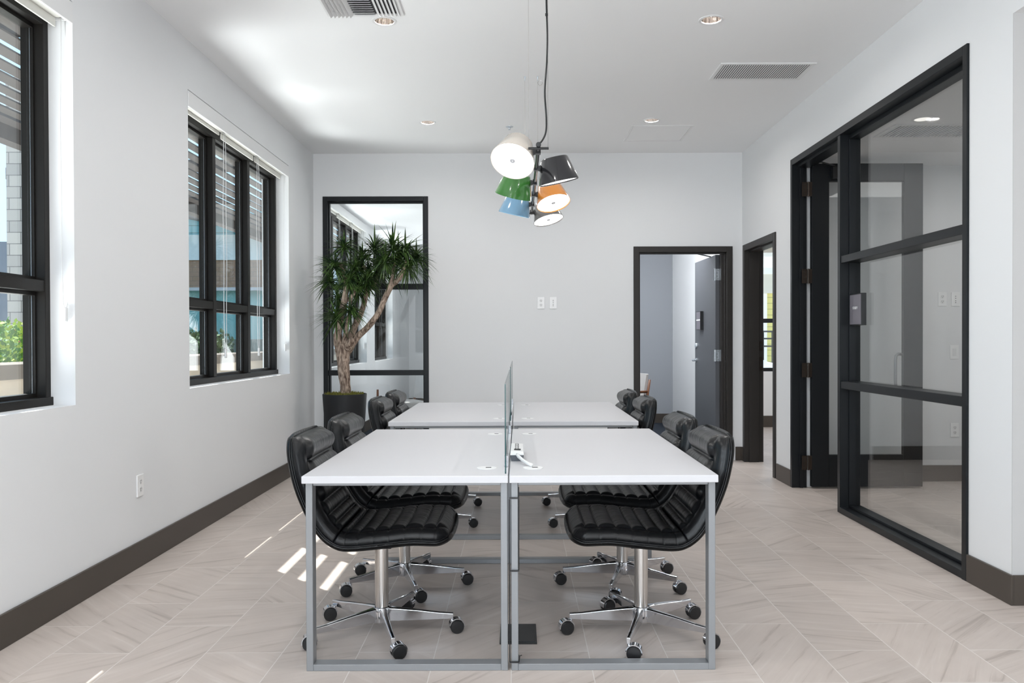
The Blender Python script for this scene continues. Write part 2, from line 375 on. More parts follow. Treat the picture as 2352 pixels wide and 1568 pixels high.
# rear end of the room, behind the camera; its opening is added to admit light
rw = wall_with_holes(MB(), 'y', -4.15, -4.0, XL - .3, 7.0, 0, 3.35, [(-1.9, 2.1, .1, 3.0)])
struct(rw.build('wall_rear', MT['wall']), 'white wall behind the camera with a wide opening added to admit light', 'wall')
struct(MB().box(7.0, 7.15, -4.15, 11.8, 0, 3.2).build('wall_far_right', MT['wall']), 'white wall closing the side area', 'wall')
# rooms behind the back wall
struct(MB().box(.42, .56, YB + .14, 16, 0, 3.2).build('wall_conference_side', MT['wall']), 'white wall between the two back rooms', 'wall')
struct(MB().box(XL, .42, 15.6, 15.75, 0, 3.2).build('wall_conference_far', MT['wall']), 'white far wall of the conference room', 'wall')
struct(MB().box(.56, 2.335, 12.16, 12.3, 0, 3.2).build('wall_grey_accent', MT['greywall']), 'blue-grey accent wall seen through the back door', 'wall')
struct(MB().box(2.335, 2.56, YB + .142, 12.3, 0, 3.2).build('wall_back_divider', MT['wall']), 'white divider wall behind the open grey door', 'wall')
sw = wall_with_holes(MB(), 'y', 11.55, 11.7, 2.56, 7.0, 0, 3.2, [(3.0, 4.6, .80, 2.75)])
struct(sw.build('wall_side_room_far', MT['wall']), 'white window wall of the room through the narrow doorway', 'wall')

# baseboards
BH, BT = .142, .014
def baseboard(name, boxes, lab):
    mb = MB()
    for b_ in boxes: mb.box(*b_)
    return struct(mb.build(name, MT['base'], bevel=.002, seg=1), lab, 'baseboard')
baseboard('baseboard_left', [(XL, XL + BT, -4, YB, 0, BH)], 'dark brown baseboard along the left wall')
baseboard('baseboard_back', [(XL + BT, GX0, YB - BT, YB, 0, BH), (GX1, BX0 - .06, YB - BT, YB, 0, BH), (BX1 + .06, XR - BT, YB - BT, YB, 0, BH)], 'dark brown baseboard along the back wall')
baseboard('baseboard_right', [(XR - BT, XR, RY1 + .07, YB, 0, BH), (XR - BT, XR, SY1 + .002, RY0 - .07, 0, BH), (XR - BT, XR, YJ - BT, SY0 - .002, 0, BH), (XR, 7.0, YJ - BT, YJ, 0, BH)], 'dark brown baseboard along the right wall')
baseboard('baseboard_study', [(XR + .17, 5.2, 7.10 - BT, 7.10, 0, BH)], 'dark brown baseboard inside the study')
baseboard('baseboard_conference', [(XL, XL + BT, YB + .14, 15.6, 0, BH), (.56, 2.335 - BT, 12.16 - BT, 12.16, 0, BH), (2.335 - BT, 2.335, YB + .3, 12.16, 0, BH), (XL, .42, 15.6 - BT, 15.6, 0, BH)], 'dark baseboard of the rooms behind the back wall')
baseboard('baseboard_side_room', [(2.56, 7.0, 11.55 - BT, 11.55, 0, BH + .02)], 'dark baseboard of the room through the narrow doorway')

# ------------------------------------------------------------------ left windows
FX = -2.245
def window(idx, y0, y1, lab):
    w = empty('window_%d' % idx, (FX, (y0 + y1) / 2, SILL), lab, 'window', None, 'structure')
    T = Matrix.Translation(w.location).inverted()
    def B(mb, name, mat, par=w, **k):
        o = mb.build(name, mat, par, **k)
        o.matrix_local = T if par is w else Matrix()
        return o
    n = 3; W_ = (y1 - y0) / n; z1 = 2.80
    fr = MB()
    def ring(mb, a, b_, c, d, x0, x1, t):
        mb.box(x0, x1, a, a + t, c, d); mb.box(x0, x1, b_ - t, b_, c, d); mb.box(x0, x1, a + t, b_ - t, d - t, d); mb.box(x0, x1, a + t, b_ - t, c, c + t)
    ring(fr, y0, y1, SILL, z1, FX - .11, FX, .040)
    fr.box(FX - .001, FX + .012, y0, y1, SILL, SILL + .040)
    fr.box(FX - .10, FX, y0, y1, z1, HEAD)
    B(fr, 'window_frame', MT['winframe'], bevel=.002, seg=1)
    ml = MB()
    for k in (1, 2): ml.box(FX - .10, FX - .002, y0 + W_ * k - .03, y0 + W_ * k + .03, SILL + .04, z1 - .04)
    B(ml, 'mullion', MT['winframe'], bevel=.002, seg=1)
    trn = MB()
    for k in range(n): trn.box(FX - .10, FX - .004, y0 + W_ * k + .03, y0 + W_ * (k + 1) - .03, 1.497, 1.55)
    B(trn, 'transom_bar', MT['winframe'], bevel=.002, seg=1)
    for k in range(n):
        a, b_ = y0 + W_ * k + .03, y0 + W_ * (k + 1) - .03
        for c, d in ((SILL + .04, 1.497), (1.55, z1 - .04)):
            sa = MB(); ring(sa, a, b_, c, d, FX - .098, FX - .045, .018); B(sa, 'sash', MT['winframe'])
            gp = MB().box(FX - .066, FX - .060, a + .01, b_ - .01, c + .01, d - .01)
            B(gp, 'window_pane', MT['winglass'])
            ed = MB().box(FX - .0595, FX - .0585, b_ - .022, b_ - .0185, c + .02, d - .02)
            B(ed, 'glazing_bead', MT['hinge'])
    return w
window(4, *WIN[0], 'unseen three-column dark bronze window added behind the camera for side light')  # out of view, added so fill light can enter from the left
window(1, *WIN[1], 'dark bronze window at the left edge of the picture')
window(2, *WIN[2], 'three-column dark bronze window in the middle of the left wall')
window(3, *WIN[3], 'dark window of the conference room, seen through the back glazing')
window(5, *WIN[4], 'second dark window deeper inside the conference room')
# sill boards
for i, (y0, y1) in enumerate(WIN):
    struct(MB().box(FX, XL, y0, y1, SILL - .012, SILL).build('trim_%d' % (i + 1), MT['wall']), 'white painted window sill ledge %s' % ('of the added window behind the camera', 'of the nearest left window', 'of the middle left window', 'of the first conference room window', 'of the second conference room window')[i], 'window sill')

# roller shade fascias, one per window, with three shades and their cord loops
def shade_set(y0, y1, lab, loops, sag):
    t = empty('roller_shade', (XL - .05, (y0 + y1) / 2, 2.80), lab, 'blind', 'roller shades over the left windows')
    T = Matrix.Translation(t.location).inverted()
    def B(mb, name, mat, **k):
        o = mb.build(name, mat, t, **k); o.matrix_local = T; return o
    fa = MB().box(XL - .012, XL + .004, y0 + .003, y1 - .003, 2.778, 2.878)
    for yy in (y0 + .003, y1 - .008): fa.box(XL - .10, XL - .012, yy, yy + .005, 2.79, 2.875)
    B(fa, 'fascia', MT['white'], bevel=.003)
    W_ = (y1 - y0) / 3
    for k in range(3):
        a, b_ = y0 + W_ * k + .02, y0 + W_ * (k + 1) - .03
        ro = MB(); ro.tube([(XL - .055, a, 2.832), (XL - .055, b_, 2.832)], .036, 20)
        o1 = B(ro, 'fabric_roll', MT['cream'], smooth='auto')
        hb = MB(); hb.box(XL - .080, XL - .070, a, b_ + .012, 2.757 if k else 2.775, 2.80); B(hb, 'hem_bar', MT['cream'], bevel=.002)
        yc = b_ + .012
        ch = MB(); zb = loops[k]
        for s in (-1, 1):
            pts = [(XL - .035, yc + s * .016, 2.79)] + [(XL - .035 + .002 * math.sin(j * 1.3), yc + s * (.020 + .010 * math.sin(PI * j / 10)), 2.79 - (2.79 - zb - .04) * j / 10) for j in range(1, 11)] + [(XL - .035, yc + s * .012, zb + .015), (XL - .035, yc, zb)]
            ch.tube(pts, .0022, 6)
        B(ch, 'cord_loop', MT['white'], smooth=True)
        cl = MB().box(XL - .042, XL - .028, yc - .012, yc + .012, zb - .055, zb + .012); B(cl, 'cord_clip', MT['white'], bevel=.004)
    return t
shade_set(*WIN[1], 'white roller shade fascia with cord loop above the leftmost window', (1.36, 1.36, 1.41), 0)
shade_set(*WIN[2], 'white roller shade fascia with hanging cord loops above the middle left window', (1.19, 1.19, 1.22), 0)
shade_set(*WIN[3], 'white roller shade fascia in the conference room seen through the glazing', (1.2, 1.2, 1.2), 0)

# ------------------------------------------------------------------ back glazed opening and study storefront
def rings(mb, axis, a0, a1, u0, u1, z0_, z1, t, tb=None):
    tb = t if tb is None else tb
    def bx(ua, ub, za, zb):
        if axis == 'y': mb.box(ua, ub, a0, a1, za, zb)
        elif axis == 'z': mb.box(ua, ub, za, zb, a0, a1)
        else: mb.box(a0, a1, ua, ub, za, zb)
    bx(u0, u0 + t, z0_, z1); bx(u1 - t, u1, z0_, z1); bx(u0 + t, u1 - t, z1 - t, z1)
    if tb: bx(u0 + t, u1 - t, z0_, z0_ + tb)
    return mb
w = empty('window_6', ((GX0 + GX1) / 2, YB, 0), 'tall black framed glazing in the back wall behind the potted tree', 'window', None, 'structure')
T = Matrix.Translation(w.location).inverted()
mb = rings(MB(), 'y', YB - .012, YB + .115, GX0, GX1, 0, GZ, .048); rings(mb, 'y', YB + .04, YB + .09, GX0 + .048, GX1 - .048, .048, GZ - .048, .014)
o = mb.build('glazing_frame', MT['black'], w, bevel=.002, seg=1); o.matrix_local = T
for za, zb in ((1.795, 1.852), (.897, .951)):
    o = MB().box(GX0 + .048, GX1 - .048, YB + .005, YB + .10, za, zb).build('glazing_rail', MT['black'], w, bevel=.002, seg=1); o.matrix_local = T
for za, zb in ((.05, .897), (.951, 1.795), (1.852, GZ - .05)):
    o = MB().box(GX0 + .05, GX1 - .05, YB + .062, YB + .070, za, zb).build('glass_pane', MT['glass'], w); o.matrix_local = T

w = empty('window_7', (XR, (SY0 + SY1) / 2, 0), 'large black framed study glazing on the right wall', 'window', None, 'structure')
T = Matrix.Translation(w.location).inverted()
PY0, PY1 = 5.805, 5.85     # post between glass and door
mb = MB(); mb.box(XR - .014, XR + .16, SY0, SY0 + .042, 0, SZ); mb.box(XR - .014, XR + .112, SY1 - .042, SY1, 0, SZ)
mb.box(XR - .014, XR + .16, SY0 + .042, SY1 - .042, SZ - .052, SZ); mb.box(XR - .008, XR + .14, PY0, PY1, 0, SZ - .052)
mb.box(XR - .010, XR + .14, SY0 + .042, PY0, 0, .042)
for s0, s1 in (((SY0 + .042), PY0),): # inner stops of the fixed glass
    mb.box(XR + .055, XR + .135, s0, s1, .042, .060); mb.box(XR + .055, XR + .135, s0, s1, SZ - .085, SZ - .052)
    mb.box(XR + .055, XR + .135, PY0 - .014, PY0, .06, SZ - .085); mb.box(XR + .055, XR + .135, SY0 + .042, SY0 + .056, .06, SZ - .085)
mb.box(XR + .045, XR + .075, PY1, PY1 + .012, 0, SZ - .052); mb.box(XR + .03, XR + .15, PY1 + .012, SY1 - .042, SZ - .075, SZ - .052)
mb.box(XR + .05, XR + .08, SY1 - .055, SY1 - .042, 0, SZ - .052)
o = mb.build('glazing_frame', MT['black'], w, bevel=.002, seg=1); o.matrix_local = T
for za, zb in ((1.808, 1.860), (.903, .957)):
    o = MB().box(XR - .002, XR + .135, SY0 + .042, PY0, za, zb).build('glazing_rail', MT['black'], w, bevel=.002, seg=1); o.matrix_local = T
for za, zb in ((.05, .903), (.957, 1.808), (1.86, SZ - .07)):
    o = MB().box(XR + .095, XR + .103, SY0 + .045, PY0 - .002, za, zb).build('glass_pane', MT['glass'], w); o.matrix_local = T

# study door leaf, swung open into the study
d = empty('door_1', (2.44, 6.80, 0), 'open black framed glass door inside the study glazing', 'door', None, 'structure')
def DB(mb, name, mat, **k): return mb.build(name, mat, d, **k)
DW = .965
mb = MB(); mb.box(.03, .175, -.045, 0, .015, 2.735); mb.box(DW - .16, DW, -.045, 0, .015, 2.735)
mb.box(.175, DW - .16, -.045, 0, 2.585, 2.735); mb.box(.175, DW - .16, -.045, 0, .015, .285)
DB(mb, 'door_leaf', MT['black'], bevel=.002, seg=1)
DB(MB().box(.17, DW - .155, -.026, -.018, .28, 2.59), 'glass_pane', MT['glass'])
hd = MB(); hd.tube([(DW - .17, -.03, 1.13), (DW - .22, -.075, 1.135), (DW - .245, -.085, 1.12), (DW - .25, -.085, 1.08), (DW - .25, -.085, .90), (DW - .245, -.085, .865), (DW - .22, -.075, .85), (DW - .17, -.03, .855)], .012, 12)
tag(DB(hd, 'pull_handle', MT['silver'], smooth=True), 'grey bar pull handle')
for z in (2.52, 1.79, 1.0, .22):
    hg = MB(); hg.box(-.055, -.01, -.047, -.043, z - .06, z + .06); hg.box(.008, .03, -.047, -.043, z - .06, z + .06); hg.tube([(0, -.048, z - .062), (0, -.048, z + .062)], .007, 10)
    for q in (-.04, -.013, .013, .04): hg.lathe([(.0035, 0), (.0035, .001)], (-.035, -.047, z + q), 8, (0, -1, 0), mi=1, capt=True)
    tag(DB(hg, 'hinge', [MT['brass'], MT['slot']]), 'bronze hinge')
cl = MB(); cl.box(.19, .26, -.09, -.045, 2.60, 2.70); cl.tube([(.21, -.07, 2.71), (-.02, -.22, 2.725), (-.08, -.05, 2.74)], .008, 8)
DB(cl, 'door_closer', MT['ironblack'])

# ------------------------------------------------------------------ back door (grey, hollow metal frame)
fr = empty('door_2', ((BX0 + BX1) / 2, YB, 0), 'grey door standing open in the back wall, with its brown frame', 'door', None, 'structure')
T = Matrix.Translation(fr.location).inverted()
mb = MB(); Y0f, Y1f = YB - .014, YB + .155
mb.box(BX0 - .03, BX0 + .028, Y0f, Y1f, 0, BZ + .03); mb.box(BX1 - .028, BX1 + .03, Y0f, Y1f, 0, BZ + .03); mb.box(BX0 + .028, BX1 - .028, Y0f, Y1f, BZ - .03, BZ + .03)
mb.box(BX0 + .028, BX0 + .043, YB + .03, YB + .08, 0, BZ - .03); mb.box(BX1 - .043, BX1 - .028, YB + .03, YB + .08, 0, BZ - .03); mb.box(BX1 - .066, BX1 - .028, YB + .08, Y1f, 0, BZ - .03); mb.box(BX0 + .028, BX1 - .028, YB + .03, YB + .08, BZ - .045, BZ - .03)
o = mb.build('door_frame', MT['doorframe'], fr, bevel=.002, seg=1); o.matrix_local = T
HX, HY, ANG = BX1 - .062, YB + .16, math.radians(91.2)
L = Matrix.Translation((HX, HY, 0)) @ Matrix.Rotation(ANG, 4, 'Z')
def LB(mb, name, mat, lab=None, **k):
    o = mb.build(name, mat, fr, **k); o.matrix_local = T @ L
    if lab: o['label'] = lab
    return o
LB(MB().box(.0, .90, 0, .045, .012, BZ - .04), 'door_leaf', MT['leaf'], bevel=.002, seg=1)
ls = MB(); ls.lathe([(.026, 0), (.026, .012), (.012, .016), (.012, .05)], (.83, .045, 1.02), 20, (0, 1, 0), capt=True, capb=True); ls.tube([(.83, .092, 1.02), (.80, .096, 1.02), (.72, .094, 1.02)], [.010, .010, .008], 10)
ls.lathe([(.026, 0), (.026, .012), (.012, .016), (.012, .05)], (.83, 0, 1.02), 20, (0, -1, 0), capt=True, capb=True); ls.tube([(.83, -.05, 1.02), (.80, -.054, 1.02), (.72, -.052, 1.02)], [.010, .010, .008], 10)
LB(ls, 'lever_handle', MT['hinge'], 'polished lever handle', smooth='auto')
db = MB(); db.lathe([(.032, 0), (.030, .012), (.018, .018), (.001, .019)], (.83, .045, 1.19), 20, (0, 1, 0)); LB(db, 'deadbolt', MT['hinge'], smooth='auto')
for z in (1.95, 1.09, .25):
    hg = MB(); hg.box(-.002, 0, 0, .042, z - .06, z + .06); hg.tube([(-.006, .052, z - .062), (-.006, .052, z + .062)], .0075, 10); hg.box(-.012, -.010, .055, .070, z - .06, z + .06)
    for q in (-.045, -.016, .016, .045): hg.lathe([(.004, 0), (.004, .0015)], (-.0022, .02 + (.008 if abs(q) < .03 else -.004), z + q), 8, (-1, 0, 0), mi=1, capt=True)
    LB(hg, 'hinge', [MT['hinge'], MT['slot']], 'bright steel hinge')
cl = MB(); cl.box(.12, .36, -.05, 0, BZ - .12, BZ - .05); cl.tube([(.25, .03, BZ - .035), (-.05, .25, BZ - .035)], .008, 8)
LB(cl, 'door_closer', MT['ironblack'])

# ------------------------------------------------------------------ narrow doorway on the right
fr2 = empty('door_3', (XR, (RY0 + RY1) / 2, 0), 'narrow brown framed doorway at the far end of the right wall', 'door', None, 'structure')
T2 = Matrix.Translation(fr2.location).inverted()
mb = MB(); X0f, X1f = XR - .014, XR + .184
mb.box(X0f, X1f, RY0 - .035, RY0 + .028, 0, RZ + .032); mb.box(X0f, X1f, RY1 - .028, RY1 + .032, 0, RZ + .032); mb.box(X0f, X1f, RY0 + .028, RY1 - .028, RZ - .03, RZ + .032)
mb.box(XR + .035, XR + .135, RY0 + .028, RY0 + .043, 0, RZ - .03); mb.box(XR + .035, XR + .135, RY1 - .043, RY1 - .028, 0, RZ - .03); mb.box(XR + .035, XR + .135, RY0 + .028, RY1 - .028, RZ - .045, RZ - .03)
o = mb.build('door_frame', MT['doorframe'], fr2, bevel=.002, seg=1); o.matrix_local = T2
mb = MB(); mb.box(XR + .142, XR + .172, RY1 - .0295, RY1 - .028, .94, 1.08); mb.box(XR + .142, XR + .172, RY1 - .0295, RY1 - .028, 1.14, 1.24)
mb.box(XR + .150, XR + .166, RY1 - .031, RY1 - .0293, .985, 1.04, 1); mb.box(XR + .150, XR + .166, RY1 - .031, RY1 - .0293, 1.17, 1.215, 1)
o = mb.build('strike_plate', [MT['brass'], MT['slot']], fr2); o.matrix_local = T2
# leaf folded back into the side room
o = MB().box(XR + .19, XR + 1.09, RY0 - .012, RY0 + .03, .012, RZ - .04).build('door_leaf', MT['doorframe'], fr2, bevel=.002, seg=1); o.matrix_local = T2

# ------------------------------------------------------------------ side room window and what is outside it
w = empty('window_8', (3.8, 11.6, .8), 'black framed window glimpsed through the narrow doorway', 'window', None, 'structure')
T = Matrix.Translation(w.location).inverted()
mb = rings(MB(), 'y', 11.56, 11.66, 3.0, 4.6, .80, 2.75, .05); mb.box(3.05, 4.55, 11.57, 11.65, 1.50, 1.56)
o = mb.build('window_frame', MT['black'], w); o.matrix_local = T
o = MB().box(3.04, 4.56, 11.60, 11.606, .84, 2.71).build('window_pane', MT['winglass'], w); o.matrix_local = T

# ------------------------------------------------------------------ desks
ZT, TT = .75, .028
def make_desk(name, x0, x1, y0, y1, lab, gx, hole_y, inner_left):
    cxm, cym = (x0 + x1) / 2, (y0 + y1) / 2
    t = empty(name, (cxm, cym, 0), lab, 'desk', 'white desks in the four-desk cluster')
    a, b_, c, d_ = x0 - cxm, x1 - cxm, y0 - cym, y1 - cym
    MB().box(a, b_, c, d_, ZT - TT, ZT).build('desk_top', MT['laminate'], t, bevel=.0025)
    tx, ty = .026, .052
    for ys, nm in ((c + .037, 'leg_frame'), (d_ - .037 - ty, 'leg_frame')):
        f = MB(); xa, xb = a + .006, b_ - .003
        f.box(xa, xa + tx, ys, ys + ty, .0, ZT - TT); f.box(xb - tx, xb, ys, ys + ty, .0, ZT - TT)
        f.box(xa + tx, xb - tx, ys, ys + ty, 0, .025); f.box(xa + tx, xb - tx, ys + .008, ys + ty - .008, ZT - TT - .016, ZT - TT)
        f.build(nm, MT['silver'], t, bevel=.0015, seg=1)
    for yy in hole_y:
        g = MB(); g.lathe([(.001, .002), (.034, .002), (.040, .0015), (.040, 0)], (gx - cxm, yy - cym, ZT), 32); g.box(gx - cxm - .004, gx - cxm + .018, yy - cym - .007, yy - cym + .009, ZT + .002, ZT + .0025, 1)
        g.build('grommet', [MT['white'], MT['slot']], t, smooth='auto')
    return t
make_desk('desk', -.818, -.041, 3.015, 4.61, 'white desk at the front left, nearest the camera', -.128, (3.20, 4.36), False)
make_desk('desk', -.036, .751, 3.015, 4.61, 'white desk at the front right, nearest the camera, with the power strip', .057, (3.20, 4.36), True)
make_desk('desk', -.818, -.041, 5.03, 6.59, 'white desk at the back left of the cluster', -.128, (5.22, 6.3), False)
make_desk('desk', -.036, .751, 5.03, 6.59, 'white desk at the back right of the cluster', .057, (5.22, 6.3), True)

def glass_screen(y0, y1, lab):
    x = -.0535; mb = MB(); th = .005
    mb.box(x, x + th, y0, y1, ZT + .001, 1.092)
    mb.mi = [1, 1, 1, 0, 1, 0]
    o = mb.build('glass_screen', [MT['deskglass'], MT['glassedge']])
    o.location = (0, 0, 0)
    tag(o, lab, 'desk divider', 'glass screens between facing desks')
    for yy in (y0 + .18, y1 - .18): MB().box(x - .006, x + th + .006, yy - .015, yy + .015, ZT, ZT + .045).build('screen_clamp', MT['chrome'], o, bevel=.002)
glass_screen(3.06, 4.57, 'clear glass screen with green edge standing on the nearer desks')
glass_screen(5.07, 6.55, 'clear glass screen standing on the farther desks')

# power strip
p = empty('power_strip', (-.006, 3.50, ZT), 'white and grey power strip with white cord on the front right desk', 'power strip')
mb = MB(); mb.prism([(-.026, 0), (.022, 0), (.027, .024), (-.030, .024)], -.12, .14, 'y'); mb.build('housing_base', pbr('grey_plastic', lin(86, 90, 98), .5), p, bevel=.002)
mb = MB(); mb.prism([(-.031, .024), (.028, .024), (.026, .040), (-.028, .043)], -.122, .142, 'y'); mb.build('housing_top', MT['white'], p, bevel=.003)
for k in range(6):
    sk = MB(); yk = -.04 + k * .03
    sk.box(-.010, -.006, yk, yk + .009, .0415, .0435); sk.box(.002, .006, yk, yk + .009, .0408, .0432); sk.box(-.003, .0, yk + .013, yk + .017, .0411, .0433); sk.build('socket', MT['slot'], p)
sw_ = MB().box(-.014, .014, -.085, -.072, .041, .046); tag(sw_.build('rocker_switch', MT['slot'], p), 'dark rocker switch')
cd = MB(); cd.tube([(.0, -.12, .028), (.004, -.16, .026), (.022, -.21, .017), (.045, -.26, .010), (.058, -.285, .0085)], .007, 10); cd.build('power_cord', MT['white'], p, smooth=True)

# cable ties and hanging cable on the inner leg of the front right desk
cb = MB(); X0c, X1c, Yc0, Yc1 = -.0345, -.0045, 3.046, 3.110
for z in (.660, .383, .035):
    cb.box(X0c - .002, X1c + .003, Yc0 - .003, Yc0, z - .003, z + .003); cb.box(X1c + .001, X1c + .004, Yc0, Yc1, z - .003, z + .003)
cb.tube([(X1c + .003, Yc0 + .01, .70), (X1c + .003, Yc0 + .008, .55), (X1c + .003, Yc0 + .008, .385)], .0022, 6)
cb.tube([(X0c - .002, Yc0 - .001, .655), (X0c - .003, Yc0 - .001, .50), (X0c - .002, Yc0 - .001, .385), (X0c - .002, Yc0 - .001, .20), (X0c - .002, Yc0 - .001, .035)], .0020, 6)
cb.tube([(X1c + .003, Yc0, .035), (X1c + .006, Yc0 - .003, .06), (X1c + .014, Yc0 - .003, .062)], .0022, 6)
tag(cb.build('desk_cable', MT['ironblack']), 'thin black cable strapped to the middle desk leg', 'cable')
tag(MB().box(-.082, .073, 3.315, 3.535, 0, .008).box(-.075, .066, 3.322, 3.528, .008, .010).build('floor_box', MT['ironblack'], bevel=.001), 'flat black floor outlet cover under the middle of the front desks', 'floor outlet')

# ------------------------------------------------------------------ chairs
def catmull(P, n):
    out_ = []
    P = [P[0]] + P + [P[-1]]
    for i in range(1, len(P) - 2):
        p0, p1, p2, p3 = (Vector(q) for q in P[i - 1:i + 3])
        for k in range(n):
            t = k / n; out_.append(.5 * ((2 * p1) + (-p0 + p2) * t + (2 * p0 - 5 * p1 + 4 * p2 - p3) * t * t + (-p0 + 3 * p1 - 3 * p2 + p3) * t ** 3))
    out_.append(Vector(P[-2])); return out_
OUTP = [(.328, .442), (.270, .424), (.16, .426), (.04, .414), (-.09, .404), (-.155, .418), (-.215, .464), (-.268, .545), (-.318, .66), (-.346, .77), (-.358, .875)]
def resample(pts, n):
    L_ = [0]
    for a, b_ in zip(pts, pts[1:]): L_.append(L_[-1] + (b_ - a).length)
    res = []; j = 0
    for i in range(n + 1):
        t = L_[-1] * i / n
        while j < len(pts) - 2 and L_[j + 1] < t: j += 1
        f = (t - L_[j]) / max(1e-9, L_[j + 1] - L_[j]); res.append(pts[j].lerp(pts[j + 1], f))
    return res, L_[-1]
PR, PLEN = resample(catmull(OUTP, 12), 400)
def prof(s):
    x = max(0, min(.9999, s)) * 400; i = int(x); return PR[i].lerp(PR[min(400, i + 1)], x - i)
def nrm(s):
    a, b_ = prof(s - .02), prof(s + .02); t = (b_ - a).normalized(); return Vector((t.y, -t.x))
def halfw(s):
    w_ = .272 - .022 * max(0, (s - .55) / .45) ** 1.5 - .008 * max(0, (.3 - s) / .3)
    for e_, rad in ((s, .085), (1 - s, .075)):
        dd = e_ * PLEN
        if dd < rad: w_ -= rad * (1 - math.sqrt(max(0, 1 - (1 - dd / rad) ** 2)))
    return w_
def sheet(s0, s1, ns, nv, lo, hi, mat, name, parent):
    """closed pad between offsets lo(s,v) and hi(s,v) over the profile"""
    mb = MB(); vs_ = []
    for side, fn in ((0, lo), (1, hi)):
        for i in range(ns + 1):
            u = i / ns; s = s0 + (s1 - s0) * u
            p_, n_ = prof(s), nrm(s); w_ = halfw(s)
            for j in range(nv + 1):
                v = math.sin((j / nv * 2 - 1) * PI / 2 * .999) if False else (j / nv * 2 - 1)
                h = fn(s, v, u); q = p_ + n_ * h; vs_.append((q.x, v * w_, q.y))
    st = (ns + 1) * (nv + 1); fs = []
    idx = lambda a, i, j: a * st + i * (nv + 1) + j
    for i in range(ns):
        for j in range(nv):
            fs.append((idx(0, i, j), idx(0, i, j + 1), idx(0, i + 1, j + 1), idx(0, i + 1, j)))
            fs.append((idx(1, i, j), idx(1, i + 1, j), idx(1, i + 1, j + 1), idx(1, i, j + 1)))
    for i in range(ns):
        for j in (0, nv): fs.append((idx(0, i, j), idx(0, i + 1, j), idx(1, i + 1, j), idx(1, i, j)))
    for j in range(nv):
        for i in (0, ns): fs.append((idx(0, i, j), idx(1, i, j), idx(1, i, j + 1), idx(0, i, j + 1)))
    mb.add(vs_, fs); return mb.build(name, mat, parent, smooth=True)
def dish(v): return .016 * abs(v) ** 3
def edge(v, r=.16):
    e_ = 1 - abs(v); return math.sqrt(max(0, 1 - (1 - min(1, e_ / r)) ** 2))
SPLIT = .50
def pad_top(kind):
    def fn(s, v, u):
        base = .070 + dish(v)
        # end rounding at front lip / top
        dd = (s if kind == 'seat' else 1 - s) * PLEN
        endr = math.sqrt(max(0, 1 - (1 - min(1, dd / .045)) ** 2))
        other = (1 - u) if kind == 'seat' else u
        joint = math.sqrt(max(0, 1 - (1 - min(1, other * (s1_[kind]) / .012)) ** 2))
        h = .022 + (base - .022) * edge(v, .15) * endr
        av = abs(v)
        if kind == 'seat':
            k = 8 * u + .0; ph = k - math.floor(k); puff = .016 * (math.sin(PI * ph) ** .45)
            w0 = .76
        else:
            # channels: low ones, then two fat pillows
            br_ = [0, .12, .24, .38, .56, .78, 1.0]
            for a, b_ in zip(br_, br_[1:]):
                if a <= u <= b_ + 1e-9: ph = (u - a) / (b_ - a); big = b_ > .5
            puff = (.036 if big else .018) * (max(0, math.sin(PI * min(1, max(0, ph)))) ** .42); w0 = .70 + (.10 * math.sin(PI * ph) if big else .04)
        m = 1 / (1 + math.exp((av - w0) * 45)) if True else 0
        crease = -.010 * math.exp(-((av - w0) / .022) ** 2)
        h += (puff * m + crease) * endr * min(1, edge(v, .1))
        if kind == 'seat' and av > .8: # stitched cross seams on the bolster
            h -= .003 * math.exp(-(min(ph, 1 - ph) / .05) ** 2)
        h -= (1 - joint) * .012
        return max(h, .021)
    return fn
s1_ = {'seat': PLEN * SPLIT, 'back': PLEN * (1 - SPLIT)}
